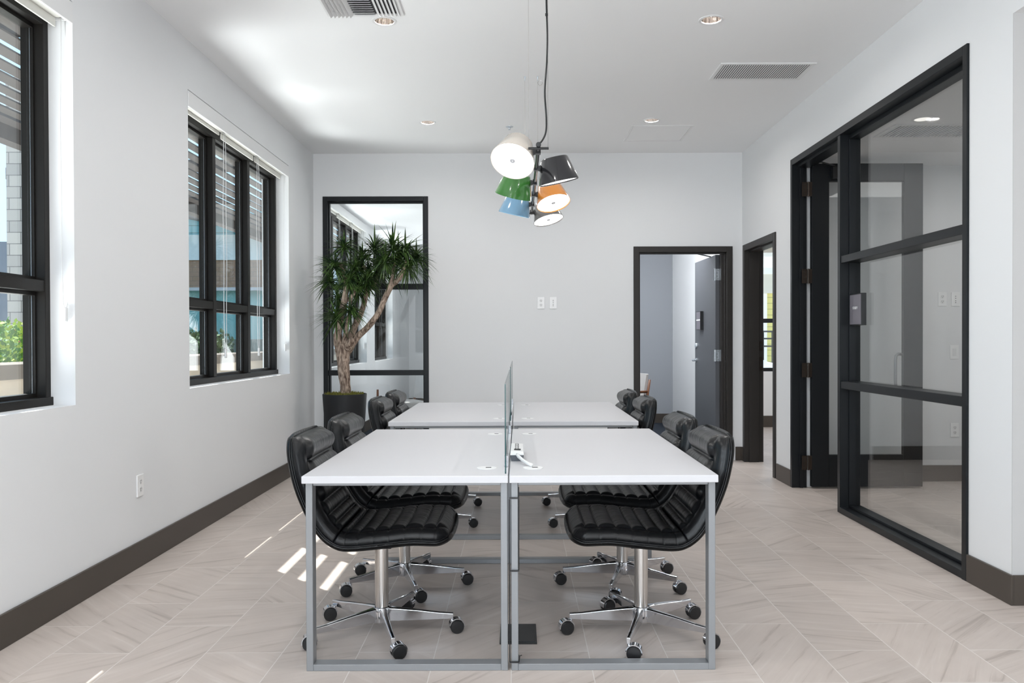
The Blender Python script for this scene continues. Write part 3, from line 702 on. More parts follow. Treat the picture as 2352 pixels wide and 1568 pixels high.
def make_chair():
    t = empty('office_chair', (0, 0, 0))
    shell = sheet(0, 1, 90, 24, lambda s, v, u: dish(v) * 1.0 + (.012 * (1 - edge(v, .08))) + .008 * (1 - math.sqrt(max(0, 1 - (1 - min(1, min(s, 1 - s) * PLEN / .02)) ** 2))), lambda s, v, u: .021 + dish(v), MT['leather'], 'shell', t)
    sheet(.008, SPLIT, 96, 84, lambda s, v, u: .0195 + dish(v), pad_top('seat'), MT['leather'], 'seat_cushion', t)
    sheet(SPLIT, .992, 96, 84, lambda s, v, u: .0195 + dish(v), pad_top('back'), MT['leather'], 'back_cushion', t)
    # piping along the seam between shell and cushion
    pp = MB(); pts = []
    for k in range(81): s = .012 + .976 * k / 80; q = prof(s) + nrm(s) * (.0225 + .016); pts.append((q.x, halfw(s) + .0008, q.y))
    pts2 = [(a, -b_, c) for a, b_, c in reversed(pts)]
    pp.tube(pts + [(pts[-1][0], 0, pts[-1][2])] + pts2 + [(pts[0][0], 0, pts[0][2])] + [pts[0]], .0028, 6, caps=False)
    pp.build('piping', MT['leather'], t, smooth=True)
    mc = MB(); mc.box(-.10, .10, -.08, .08, .396, .414); mc.box(-.05, .05, -.05, .05, .375, .396); mc.build('swivel_plate', MT['ironblack'], t, bevel=.004)
    co = MB(); co.lathe([(.029, .115), (.029, .385)], (0, 0, 0), 32, capt=True); co.build('column', MT['steel'], t, smooth='auto')
    hb = MB(); hb.lathe([(.001, .052), (.034, .052), (.040, .060), (.040, .104), (.036, .116), (.030, .118)], (0, 0, 0), 32); hb.build('hub', MT['chrome'], t, smooth='auto')
    R_ = .300
    for k in range(5):
        a = 2 * PI * k / 5; R = Matrix.Rotation(a, 4, 'Z')
        lg = MB(); secs = [(.028, .056, .116, .017), (.07, .056, .112, .013), (.16, .058, .103, .0105), (.25, .061, .092, .009), (R_ + .008, .063, .088, .0085)]
        vs_ = []; 
        for r, zb, zt, hw in secs: vs_ += [(r, -hw * .75, zb), (r, hw * .75, zb), (r, hw, zt - .004), (r, hw * .6, zt), (r, -hw * .6, zt), (r, -hw, zt - .004)]
        fs = []
        for i in range(len(secs) - 1):
            for j in range(6): fs.append((i * 6 + j, i * 6 + (j + 1) % 6, (i + 1) * 6 + (j + 1) % 6, (i + 1) * 6 + j))
        fs += [tuple(range(5, -1, -1)), tuple((len(secs) - 1) * 6 + j for j in range(6))]
        lg.add(vs_, fs); lo = lg.build('leg', MT['chrome'], t, bevel=.0015); lo.matrix_local = R
        # caster: stem, chrome hood, twin wheels; swivelled
        sw = {0: .25, 1: 2.9, 2: 3.5, 3: 3.4, 4: .45}[k]
        Mc = Matrix.Translation(R @ Vector((R_, 0, 0))) @ Matrix.Rotation(sw, 4, 'Z')
        st = MB(); st.lathe([(.0065, .055), (.0065, .085)], (0, 0, 0), 14, capt=True, capb=True)
        # hood: half cylinder around wheels (axis y)
        rr = .0335; n_ = 18; prof_ = [(.022 + rr * math.cos(PI * q / n_ * 1.0 - .15), .031 + rr * math.sin(PI * q / n_ * 1.0 - .15)) for q in range(n_ + 1)]
        inn = [(.022 + (rr - .004) * math.cos(PI * q / n_ - .15), .031 + (rr - .004) * math.sin(PI * q / n_ - .15)) for q in range(n_, -1, -1)]
        st.prism(prof_ + inn, -.0165, .0165, 'y')
        st.box(.0, .03, -.006, .006, .026, .058)
        ca = st.build('caster', MT['chrome'], t, smooth='auto'); ca.matrix_local = Mc
        for sgn in (-1, 1):
            wh = MB(); wh.lathe([(.001, .0), (.024, .0), (.029, .003), (.029, .012), (.026, .015), (.001, .016)], (0, 0, 0), 28, (0, sgn, 0))
            wo = wh.build('wheel', MT['rubber'], ca, smooth='auto'); wo.matrix_local = Matrix.Translation((.022, sgn * .008, .0292))
    return t
chair0 = make_chair()
CH = [
    (-.592, 3.450, 0, 'black leather swivel chair at the front left desk, nearest the camera'),
    (-.590, 4.135, 0, 'black leather swivel chair at the front left desk, farther from the camera'),
    (-.630, 5.40, 0, 'black leather swivel chair on the left side, third from the camera'),
    (-.635, 6.10, 0, 'black leather swivel chair on the left side, farthest from the camera'),
    (.523, 3.440, PI, 'black leather swivel chair at the front right desk, nearest the camera'),
    (.533, 4.140, PI, 'black leather swivel chair at the front right desk, farther from the camera'),
    (.55, 5.40, PI, 'black leather swivel chair on the right side, third from the camera'),
    (.53, 6.12, PI, 'black leather swivel chair on the right side, farthest from the camera')]
first = True
for x, y, rz, lab in CH:
    if first:
        chair0.location = (x, y, 0); chair0.rotation_euler = (0, 0, rz); tag(chair0, lab, 'chair', 'black leather chairs around the desk cluster'); first = False
    else: dup(chair0, (x, y, 0), rz, lab)

# ------------------------------------------------------------------ chandelier: horizontal rod with six swivelling shades
ch = empty('pendant_lamp', (.1005, 4.95, ZC), 'long black rod pendant lamp with six coloured drum shades above the desks', 'lamp')
TI = Matrix.Translation((-.088, -4.95, -ZC))
def PBu(mb, name, mat, par=ch, lab=None, **k):
    o = mb.build(name, mat, par, **k)
    if par is ch: o.matrix_local = TI
    if lab: o['label'] = lab
    return o
ZR = 2.203
PBu(MB().tube([(.088, 3.93, ZR), (.088, 6.0, ZR)], .0095, 14), 'rod', MT['ironblack'], smooth='auto')
for yy in (3.93, 5.945):
    m = MB(); m.tube([(.038, yy, ZR - .008), (.138, yy, ZR - .008)], .0062, 12); m.lathe([(.012, -.012), (.013, 0), (.012, .012)], (.088, yy - .004, ZR + .008), 16, (0, 1, 0), capt=True, capb=True)
    PBu(m, 'crossbar', MT['ironblack'], smooth='auto')
    for xx in (.041, .135):
        wr_ = MB(); wr_.tube([(xx, yy, ZR - .005), (xx, yy, ZC)], .0009, 5); PBu(wr_, 'suspension_wire', MT['steel'])
        an = MB(); an.lathe([(.007, 0), (.006, -.012), (.003, -.020), (.003, -.032)], (xx, yy, ZC), 12, capt=True); PBu(an, 'ceiling_anchor', MT['hinge'], smooth='auto')
m = MB(); m.tube([(.153 + .016 * math.cos(a), 5.94, 3.155 + .018 * math.sin(a)) for a in [2 * PI * k / 20 for k in range(21)]], .0018, 6); PBu(m, 'coiled_wire', MT['steel'])
cpts = catmull([(.088, 3.93, ZR + .014), (.105, 3.93, ZR + .028), (.124, 3.93, ZR + .07), (.127, 3.93, ZR + .14), (.120, 3.93, 2.47), (.130, 3.93, 2.62), (.133, 3.93, 2.75), (.129, 3.93, 2.90), (.131, 3.93, 3.05), (.130, 3.93, ZC)], 6)
m = MB(); m.tube(cpts, .0045, 10); m.lathe([(.007, -.006), (.007, .006)], (.1295, 3.93, 2.845), 10, capt=True, capb=True); PBu(m, 'power_cord', MT['ironblack'], smooth=True)
MT['diffuser'] = emis('lamp_diffuser', (1, .985, .96, 1), 2.6)
MT['button'] = pbr('diffuser_button', (.6, .6, .62, 1), .4)
def shade_mat(nm, c): return pbr(nm, c, .16, coat=.5)
# centre of the opening (x,y,z), outward direction, colour, bracket y
SH = [
    ((-.040, 3.99, 2.145), (-.224, -.60, -.766), lin(222, 212, 200), 4.02, 'cream white shade', 'cream_shade_paint'),
    ((.213, 4.42, 2.125), (.21, .106, -.97), lin(38, 38, 41), 4.41, 'black shade', 'black_shade_paint'),
    ((-.042, 4.83, 2.125), (-.23, .30, -.92), lin(62, 122, 54), 4.81, 'green shade', 'green_shade_paint'),
    ((.217, 5.19, 2.140), (.21, -.343, -.915), lin(216, 138, 58), 5.20, 'orange shade', 'orange_shade_paint'),
    ((-.040, 5.59, 2.130), (-.22, .13, -.96), lin(118, 160, 190), 5.58, 'pale blue shade', 'blue_shade_paint'),
    ((.212, 5.92, 2.140), (.23, -.215, -.95), lin(118, 116, 114), 5.93, 'grey shade', 'grey_shade_paint')]
for c_, n_, col, by, lab, mn in SH:
    n_ = Vector(n_).normalized(); c_ = Vector(c_)
    H_, R1, R0 = .135, .112, .076
    m = MB()
    m.lathe([(.001, -H_), (R0 - .006, -H_), (R0, -H_ + .005), (R1, 0), (R1 - .003, 0), (R0 - .002, -H_ + .010), (.001, -H_ + .008)], c_, 48, n_)
    sh = PBu(m, 'lamp_shade', shade_mat(mn, col), lab=lab, smooth='auto')
    df = MB(); df.lathe([(.001, -.006), (R1 - .006, -.006), (R1 - .006, -.010), (.001, -.010)], c_, 48, n_)
    o = df.build('diffuser', MT['diffuser'], sh, smooth='auto')
    bt = MB(); bt.lathe([(.014, -.006), (.013, -.002), (.001, -.002)], c_, 20, n_); bt.build('diffuser_button', MT['button'], sh, smooth='auto')
    # bracket from the rod to the shade's flank
    side = 1 if c_.x > .088 else -1
    mid = c_ - n_ * .085
    ax_pt = mid + Vector((-side, 0, 0)) * .082
    br = MB(); br.tube([(.088, by, ZR), (.088 + side * .022, by, ZR - .004), tuple(ax_pt)], .0075, 10)
    br.box(.088 - .013, .088 + .013, by - .016, by + .016, ZR - .016, ZR + .014)
    br.lathe([(.016, -.010), (.016, .010)], (.088 + side * .024, by, ZR - .004), 14, (0, 1, 0), capt=True, capb=True)
    br.build('swivel_bracket', MT['ironblack'], sh, smooth='auto')

# ------------------------------------------------------------------ ceiling fixtures
MT['duct'] = pbr('duct_shadow_grey', (.07, .07, .075, 1), .7)
MT['reflector'] = pbr('polished_reflector', (.9, .84, .80, 1), .12, metal=1)
MT['bulb'] = emis('bulb_glow', (1, .93, .86, 1), 9)
dl_lab = ['round recessed ceiling light, near right of the lamp', 'round recessed ceiling light, beside the square ceiling diffuser', 'round recessed ceiling light, far left above the potted tree', 'round recessed ceiling light, far right next to the ceiling hatch']
for (x, y), lab in zip(DL, dl_lab):
    t = empty('recessed_light', (x, y, ZC), lab, 'ceiling light', 'recessed ceiling lights')
    MB().lathe([(.058, .0), (.058, -.003), (.066, -.005), (.075, -.003), (.076, .0)], (0, 0, 0), 40).build('trim_ring', MT['white'], t, smooth='auto')
    n = 48; mb = MB(); vs_ = []
    for i, (r, z) in enumerate(((.060, 0), (.056, .03), (.046, .075), (.030, .11))):
        for k in range(n): rr = r * (1 - (.035 if k % 4 < 2 else 0)); vs_.append((rr * math.cos(2 * PI * k / n), rr * math.sin(2 * PI * k / n), z))
    fs = [(i * n + k, i * n + (k + 1) % n, (i + 1) * n + (k + 1) % n, (i + 1) * n + k) for i in range(3) for k in range(n)]
    mb.add(vs_, fs); mb.build('reflector', MT['reflector'], t)
    MB().lathe([(.001, .09), (.020, .095), (.031, .112), (.001, .112)], (0, 0, 0), 24).build('bulb', MT['bulb'], t, smooth='auto')
for (x, y) in DL + [(1.18, 2.63), (-.81, 2.63), (1.18, .35), (-.81, .35), (1.18, -1.9), (-.81, -1.9)]:  # positions outside DL are added unseen lamps without fixtures
    area('downlight', (x, y, ZC - .012 if (x, y) not in DL else ZC + .004), (0, 0, -1), .09, .09, 7.5, (1, .97, .94), 165, shape='DISK')

# return air grille
t = empty('ceiling_grille', (1.766, 5.837, ZC), 'white rectangular ceiling return grille on the right', 'vent')
hx, hy = .338, .182
rg = MB(); f_ = .028
rg.box(-hx, hx, -hy, -hy + f_, -.008, 0); rg.box(-hx, hx, hy - f_, hy, -.008, 0); rg.box(-hx, -hx + f_, -hy + f_, hy - f_, -.008, 0); rg.box(hx - f_, hx, -hy + f_, hy - f_, -.008, 0)
rg.build('grille_frame', MT['white'], t, bevel=.002)
MB().box(-hx + f_, hx - f_, -hy + f_, hy - f_, -.002, -.0005).build('duct_opening', MT['duct'], t)
sl_ = MB(); ns = 38
for k in range(ns):
    x = -hx + f_ + (2 * hx - 2 * f_) * (k + .5) / ns; sl_.add([(x - .005, -hy + f_, -.009), (x + .005, -hy + f_, -.009), (x + .0075, -hy + f_, -.001), (x + .004, -hy + f_, -.001), (x - .005, hy - f_, -.009), (x + .005, hy - f_, -.009), (x + .0075, hy - f_, -.001), (x + .004, hy - f_, -.001)], [(0, 1, 2, 3), (7, 6, 5, 4), (0, 4, 5, 1), (1, 5, 6, 2), (2, 6, 7, 3), (3, 7, 4, 0)])
sl_.build('grille_slats', MT['white'], t)
# supply diffuser
t = empty('ceiling_diffuser', (-.903, 4.585, ZC), 'white square ceiling air diffuser at the top edge, with three banks of blades', 'vent')
h = .228; mb = MB(); rings(mb, 'z', -.010, 0, -h, h, -h, h, .025); mb.build('diffuser_frame', MT['white'], t, bevel=.003)
MB().box(-h + .025, h - .025, -h + .025, h - .025, -.003, -.0005).build('duct_opening', MT['duct'], t)
for (xa, xb, n, ang) in ((-h + .02, -.068, 6, -1), (.068, h - .02, 6, 1)):
    b_ = MB()
    for k in range(n):
        x = xa + (xb - xa) * (k + .5) / n; w_ = (xb - xa) / n * (.74 if ang > 0 else .86); dz = .020
        b_.add([(x - w_ / 2, -h + .012, -.004 - (dz if ang < 0 else 0)), (x + w_ / 2, -h + .012, -.004 - (dz if ang > 0 else 0) * .6), (x + w_ / 2, h - .012, -.004 - (dz if ang > 0 else 0) * .6), (x - w_ / 2, h - .012, -.004 - (dz if ang < 0 else 0)),
                (x - w_ / 2, -h + .012, -.006 - (dz if ang < 0 else 0)), (x + w_ / 2, -h + .012, -.006 - (dz if ang > 0 else 0) * .6), (x + w_ / 2, h - .012, -.006 - (dz if ang > 0 else 0) * .6), (x - w_ / 2, h - .012, -.006 - (dz if ang < 0 else 0))],
               [(0, 1, 2, 3), (7, 6, 5, 4), (0, 4, 5, 1), (1, 5, 6, 2), (2, 6, 7, 3), (3, 7, 4, 0)])
    b_.build('blade_bank', MT['white'], t)
b_ = MB()
for k in range(14):
    y = -h + .02 + (2 * h - .04) * (k + .5) / 14; w_ = .023
    b_.add([(-.062, y - w_ / 2, -.020), (.062, y - w_ / 2, -.020), (.062, y + w_ / 2, -.008), (-.062, y + w_ / 2, -.008), (-.062, y - w_ / 2, -.022), (.062, y - w_ / 2, -.022), (.062, y + w_ / 2, -.010), (-.062, y + w_ / 2, -.010)],
           [(0, 1, 2, 3), (7, 6, 5, 4), (0, 4, 5, 1), (1, 5, 6, 2), (2, 6, 7, 3), (3, 7, 4, 0)])
b_.build('blade_bank', MT['white'], t)
# hatch
t = empty('ceiling_hatch', (1.314, 7.58, ZC), 'flush white ceiling access hatch near the back wall', 'access panel')
mb = MB(); h = .283
rings(mb, 'z', -.005, 0, -h, h, -h, h, .016)
mb.build('hatch_frame', MT['white'], t); MB().box(-h + .022, h - .022, -h + .022, h - .022, -.0035, 0).build('hatch_panel', MT['ceiling'], t, bevel=.001)
# sprinkler
t = MB(); t.lathe([(.034, 0), (.033, -.004), (.018, -.006), (.010, -.010), (.008, -.020)], (0, 0, 0), 28, capt=True); t.lathe([(.001, -.026), (.012, -.026), (.012, -.028), (.001, -.028)], (0, 0, 0), 16); t.tube([(0, 0, -.018), (0, 0, -.028)], .003, 8)
o = t.build('sprinkler', MT['hinge'], smooth='auto'); o.location = (-.077, 7.335, ZC); tag(o, 'small chrome fire sprinkler on the ceiling above the pendant lamp', 'sprinkler')

# study ceiling
t = empty('ceiling_grille', (3.35, 5.91, ZS), 'white slatted ceiling grille inside the study', 'vent')
hx, hy = .66, .185; mb = MB(); mb.box(-hx, hx, -hy, -hy + .03, -.008, 0); mb.box(-hx, hx, hy - .03, hy, -.008, 0); mb.box(-hx, -hx + .03, -hy + .03, hy - .03, -.008, 0); mb.box(hx - .03, hx, -hy + .03, hy - .03, -.008, 0); mb.build('grille_frame', MT['white'], t)
MB().box(-hx + .03, hx - .03, -hy + .03, hy - .03, -.002, -.0005).build('duct_opening', MT['duct'], t)
sl_ = MB()
for k in range(48): x = -hx + .03 + (2 * hx - .06) * (k + .5) / 48; sl_.box(x - .006, x + .005, -hy + .03, hy - .03, -.008, -.0025)
sl_.build('grille_slats', MT['white'], t)
t = empty('recessed_light', (2.82, 5.60, ZS), 'round recessed ceiling light inside the study', 'ceiling light', None)
MB().lathe([(.055, 0), (.057, -.004), (.074, -.003), (.075, 0)], (0, 0, 0), 32).build('trim_ring', MT['white'], t, smooth='auto')
MB().lathe([(.001, -.001), (.055, -.001)], (0, 0, 0), 32).build('lens', emis('study_lens', (1, .96, .9, 1), .8), t)

# ------------------------------------------------------------------ wall plates
MT['plate'] = pbr('outlet_plate_white', (.93, .93, .93, 1), .3)
def plate(loc, normal, lab, kind='outlet', w_=.075, h=.122):
    t = empty('wall_outlet' if kind != 'switch' else 'light_switch', loc, lab, 'outlet' if kind != 'switch' else 'switch')
    t.rotation_euler = Vector(normal).to_track_quat('-Y', 'Z').to_euler()
    MB().box(-w_ / 2, w_ / 2, -.007, 0, -h / 2, h / 2).build('cover_plate', MT['plate'], t, bevel=.002)
    if kind == 'outlet':
        for zc in (.022, -.022):
            r = MB(); r.lathe([(.001, .008), (.016, .008), (.017, .006)], (0, 0, zc), 24, (0, -1, 0)); r.box(-.008, -.0055, -.0086, -.008, zc, zc + .009, 1); r.box(.0055, .008, -.0086, -.008, zc, zc + .009, 1); r.box(-.0025, .0025, -.0086, -.008, zc - .010, zc - .005, 1)
            r.build('socket', [MT['white'], MT['slot']], t)
    elif kind == 'data':
        for zc in (.026, .008, -.014, -.030): MB().box(-.004, .004, -.0075, -.006, zc - .003, zc + .003).build('port', MT['slot'], t)
    else:
        MB().box(-.016, .016, -.009, -.006, -.033, .033).build('rocker', MT['white'], t, bevel=.001)
    return t
plate((.2355, YB, 1.647), (0, -1, 0), 'white wall outlet on the back wall, left of the pair')
plate((.3625, YB, 1.647), (0, -1, 0), 'white data plate on the back wall, right of the pair', 'data')
plate((XL, 4.502, .452), (1, 0, 0), 'white wall outlet low on the left wall')
plate((3.748, 7.10, 1.61), (0, -1, 0), 'upper left white outlet on the study wall')
plate((3.865, 7.10, 1.61), (0, -1, 0), 'upper right white data plate on the study wall', 'data')
plate((3.855, 7.10, 1.142), (0, -1, 0), 'white light switch on the study wall', 'switch')
plate((3.86, 7.10, .452), (0, -1, 0), 'low white outlet on the study wall')
# door stop
o = MB().lathe([(.03, 0), (.028, .012), (.018, .026), (.001, .030)], (0, 0, 0), 24).build('door_stop', MT['hinge'], smooth='auto'); o.location = (3.22, 6.86, 0); tag(o, 'small domed door stop on the study floor', 'door stop')

# ------------------------------------------------------------------ signs
def text_mesh(body, size, name, mat, parent, loc, rot):
    cu = bpy.data.curves.new(name, 'FONT'); cu.body = body; cu.size = size; cu.align_x = 'CENTER'; cu.align_y = 'CENTER'; cu.extrude = .0006
    tmp = bpy.data.objects.new(name, cu); C.objects.link(tmp)
    me = bpy.data.meshes.new_from_object(tmp); bpy.data.objects.remove(tmp, do_unlink=True)
    o = bpy.data.objects.new(name, me); C.objects.link(o); me.materials.clear(); me.materials.append(mat)
    o.parent = parent; o.location = loc; o.rotation_euler = rot; return o
MT['signplate'] = pbr('grey_sign_face', lin(124, 120, 128), .5, bump=.1, bscale=300)
MT['signwhite'] = pbr('white_lettering', (.9, .9, .9, 1), .5)
t = empty('room_sign', (XR + .095, 5.70, 1.47), 'square grey room sign reading STUDY on the study glass', 'sign')
MB().box(-.035, 0, -.10, .10, -.113, .113).build('sign_box', MT['ironblack'], t, bevel=.001)
MB().box(-.037, -.035, -.092, .092, -.105, .105).build('sign_face', MT['signplate'], t)
text_mesh('STUDY', .026, 'lettering', MT['signwhite'], t, (-.0376, .0, .01), (PI / 2, 0, -PI / 2))
t = empty('room_sign', (0, 0, 0), 'small grey room sign on the open grey door', 'sign')
t.matrix_world = L @ Matrix.Translation((.60, .045, 1.475))
MB().box(-.09, .09, 0, .035, -.105, .105).build('sign_box', MT['ironblack'], t)
MB().box(-.082, .082, .035, .037, -.098, .098).build('sign_face', MT['signplate'], t)
MB().box(-.082, .082, .037, .038, .0, .014).build('sign_stripe', MT['signwhite'], t)

# ------------------------------------------------------------------ potted dracaena
PX_, PY_ = -1.676, 7.74
def w2(cx_, cy_, dy=0):
    px, py = 700 + cx_ / 3.135, 430 + cy_ / 3.135; D = PY_ + dy
    return Vector(((px - 1195) / 1845 * D, D, EYE + (781 - py) / 1845 * D))
pl = empty('potted_tree', (PX_, PY_, 0), 'tall branching dracaena tree with spiky green heads in a charcoal pot', 'potted plant')
TP = Matrix.Translation(pl.location).inverted()
def PP(mb, name, mat, **k):
    o = mb.build(name, mat, pl, **k); o.matrix_local = TP; return o
mb = MB(); mb.lathe([(.001, 0), (.155, 0), (.160, .01), (.210, .745), (.207, .75), (.196, .75), (.194, .70), (.001, .70)], (PX_, PY_, 0), 56); PP(mb, 'plant_pot', MT['pot'], smooth='auto')
random.seed(3); mb = MB(); mb.lathe([(.001, .745), (.12, .742), (.192, .735), (.194, .69)], (PX_, PY_, 0), 40)
for k in range(900):
    a = random.random() * 2 * PI; r = .19 * math.sqrt(random.random()); x, y = PX_ + r * math.cos(a), PY_ + r * math.sin(a); hh = .012 + .022 * random.random(); b2 = random.random() * 2 * PI; tx_, ty_ = .006 * math.cos(b2), .006 * math.sin(b2); lx, ly = (random.random() - .5) * .03, (random.random() - .5) * .03
    mb.add([(x - tx_, y - ty_, .738), (x + tx_, y + ty_, .738), (x + lx, y + ly, .74 + hh)], [(0, 1, 2)])
tag(PP(mb, 'moss', pbr('moss_green', (.22, .21, .035, 1), .9, noise=.5, nscale=90)), None, None, None, 'stuff')
def bark():
    m, t, b = new_mat('dracaena_bark'); N, Lk = t.nodes.new, t.links.new
    tcn = N('ShaderNodeTexCoord'); mp = N('ShaderNodeMapping'); mp.inputs['Scale'].default_value = (40, 40, 12); Lk(tcn.outputs['Object'], mp.inputs[0])
    n = N('ShaderNodeTexNoise'); n.inputs['Scale'].default_value = 1; n.inputs['Detail'].default_value = 6; n.inputs['Distortion'].default_value = 1.2; Lk(mp.outputs[0], n.inputs['Vector'])
    r = N('ShaderNodeValToRGB'); Lk(n.outputs['Fac'], r.inputs[0]); e_ = r.color_ramp.elements; e_[0].position = .34; e_[0].color = (.10, .06, .042, 1); e_[1].position = .62; e_[1].color = (.55, .42, .33, 1)
    Lk(r.outputs[0], b.inputs['Base Color']); b.inputs['Roughness'].default_value = .85
    bp = N('ShaderNodeBump'); bp.inputs['Strength'].default_value = .9; bp.inputs['Distance'].default_value = .012; Lk(n.outputs['Fac'], bp.inputs['Height']); Lk(bp.outputs[0], b.inputs['Normal'])
    return m
MT['bark'] = bark()
BR = [  # (points in crop px + depth offset, radii in crop px)
    ([(305, 1520, 0), (305, 1440, 0), (292, 1300, 0), (290, 1180, 0), (295, 1120, 0)], [40, 37, 42, 52, 50]),
    ([(280, 1200, 0), (252, 1100, -.02), (258, 1010, -.03), (275, 920, -.05), (300, 810, -.06), (312, 700, -.04), (300, 620, -.02), (270, 540, 0)], [40, 32, 26, 23, 21, 17, 14, 12]),
    ([(310, 1180, 0), (355, 1040, .05), (420, 900, .10), (450, 800, .12), (468, 700, .12), (475, 620, .10), (440, 560, .1)], [36, 24, 20, 18, 16, 14, 12]),
    ([(320, 1170, 0), (385, 1080, -.03), (470, 1000, -.06), (545, 900, -.08), (590, 800, -.08), (635, 705, -.06), (650, 640, -.04), (660, 540, 0)], [34, 25, 22, 20, 20, 21, 15, 12]),
    ([(625, 715, -.06), (690, 660, -.1), (730, 590, -.12), (750, 520, -.10)], [18, 17, 14, 11]),
    ([(470, 740, .12), (510, 700, .16), (540, 630, .18), (545, 520, .18)], [13, 13, 12, 11]),
    ([(300, 1120, -.02), (318, 1000, -.06), (335, 900, -.10), (345, 800, -.12), (372, 760, -.12)], [24, 14, 12, 12, 10]),
    ([(300, 820, -.06), (345, 790, -.02), (375, 740, .0), (385, 640, .02)], [15, 13, 12, 10]),
    ([(325, 1150, -.03), (345, 1105, -.09), (348, 1085, -.11)], [34, 26, 18])]
tr = MB(); random.seed(5)
for pts, rs in BR:
    P3 = [tuple(w2(a, b_, c)) for a, b_, c in pts]; n = 5
    sm = catmull(P3, n); rr = []
    for i in range(len(rs) - 1):
        for k in range(n): rr.append((rs[i] + (rs[i + 1] - rs[i]) * k / n) / 3.135 * PY_ / 1845 * (1 + .10 * (random.random() - .5)))
    rr.append(rs[-1] / 3.135 * PY_ / 1845)
    tr.tube(sm, rr, 14)
PP(tr, 'trunk', MT['bark'], smooth=True)
def leafmat():
    m, t, b = new_mat('dracaena_leaf'); N, Lk = t.nodes.new, t.links.new
    oi = N('ShaderNodeTexCoord'); n = N('ShaderNodeTexNoise'); n.inputs['Scale'].default_value = 14; Lk(oi.outputs['Object'], n.inputs['Vector'])
    r = N('ShaderNodeValToRGB'); Lk(n.outputs['Fac'], r.inputs[0]); e_ = r.color_ramp.elements; e_[0].position = .35; e_[0].color = (.012, .034, .013, 1); e_[1].position = .70; e_[1].color = (.10, .18, .040, 1)
    Lk(r.outputs[0], b.inputs['Base Color']); b.inputs['Roughness'].default_value = .38; b.inputs['Specular IOR Level'].default_value = .4
    return m
MT['leafm'] = leafmat()
HEADS = [(235, 525, -.05, .8), (300, 400, .02, .75), (200, 640, 0, .8), (380, 560, -.02, .85), (430, 480, .12, .9), (520, 420, .16, .95), (650, 400, 0, 1.05), (600, 500, -.1, 1.0), (740, 420, -.08, 1.0), (760, 530, -.12, .9),
         (545, 560, .15, .9), (690, 490, .05, .95), (240, 900, -.06, .85), (340, 850, -.15, .75), (330, 640, -.1, .85), (470, 600, .05, .85), (460, 660, -.02, .7), (820, 470, -.02, .7), (250, 760, .1, .7), (400, 690, .12, .7)]
random.seed(11)
for cx_, cy2, dd, sc_ in HEADS:
    c = w2(cx_, cy2 + 35, dd); mb = MB()
    nl = 92
    for k in range(nl):
        az = random.random() * 2 * PI; el = math.asin(max(-.75, min(1, random.gauss(.28, .48))))
        Ln = (.21 + .11 * random.random()) * sc_ * 1.03; w_ = .0056 + .002 * random.random()
        d_ = Vector((math.cos(el) * math.cos(az), math.cos(el) * math.sin(az), math.sin(el))); side = d_.cross(Vector((0, 0, 1)))
        side = side.normalized() if side.length > .05 else Vector((1, 0, 0))
        droop = (.05 + .10 * random.random()) * sc_; base = c + Vector((0, 0, (random.random() - .5) * .06)); vs_ = []; seg = 5
        for i in range(seg + 1):
            u = i / seg; p_ = base + d_ * Ln * u + Vector((0, 0, -droop * u * u)); ww = w_ * (1 - u ** 2.2) * (.55 + .9 * min(1, u * 4)) if i < seg else 0.0004
            if p_.y > YB - .03: p_.y = YB - .03
            if p_.x < XL + .02: p_.x = XL + .02
            up_ = side.cross(d_).normalized() * ww * .35
            vs_ += [p_ - side * ww + up_, p_, p_ + side * ww + up_]
        fs = []
        for i in range(seg): fs += [(i * 3, i * 3 + 1, i * 3 + 4, i * 3 + 3), (i * 3 + 1, i * 3 + 2, i * 3 + 5, i * 3 + 4)]
        mb.add(vs_, fs)
    PP(mb, 'leaf_head', MT['leafm'])

# ------------------------------------------------------------------ chairs in the rooms behind
def lounge_chair(loc, rotz, lab, arms=True):
    t = empty('wooden_chair', loc, lab, 'chair', None, None, rotz)
    MB().box(-.25, .25, -.25, .25, .40, .48).build('seat', MT['linen'], t, bevel=.02)
    bk = MB(); n = 14; vs_ = []
    for i in range(n + 1):
        y = -.23 + .46 * i / n; bow = .05 * (1 - (y / .23) ** 2)
        for z, dx in ((.50, 0), (.68, -.02), (.86, -.05)): vs_ += [(-.26 - bow + dx, y, z), (-.235 - bow + dx, y, z)]
    fs = []
    for i in range(n):
        for j in range(2):
            a = i * 6 + j * 2; fs += [(a, a + 2, a + 8, a + 6), (a + 1, a + 7, a + 9, a + 3)]
        fs += [(i * 6, i * 6 + 6, i * 6 + 7, i * 6 + 1), (i * 6 + 4, i * 6 + 5, i * 6 + 11, i * 6 + 10)]
    for i in (0, n): fs += [(i * 6, i * 6 + 1, i * 6 + 3, i * 6 + 2), (i * 6 + 2, i * 6 + 3, i * 6 + 5, i * 6 + 4)]
    bk.add(vs_, fs); bk.build('backrest', MT['linen'], t, smooth='auto')
    for sx_, sy2 in ((-1, -1), (-1, 1), (1, -1), (1, 1)):
        MB().tube([(sx_ * .27, sy2 * .27, 0), (sx_ * .25, sy2 * .26, .42), (sx_ * .25 - (.06 if sx_ < 0 else 0), sy2 * .26, .80 if sx_ < 0 else .62)], [.012, .018, .014], 10).build('leg', MT['wood'], t, smooth=True)
    for sy2 in (-1, 1) if arms else ():
        MB().tube([(-.28, sy2 * .26, .66), (0, sy2 * .29, .655), (.25, sy2 * .26, .62)], .015, 8).build('armrest', MT['wood'], t, smooth=True)
    return t
lounge_chair((1.15, 9.45, 0), PI + .25, 'wooden armchair with pale back, half hidden by the left jamb of the back door')
lounge_chair((-1.50, 10.4, 0), PI + .5, 'wooden chair with pale fabric behind the back glazing', False)

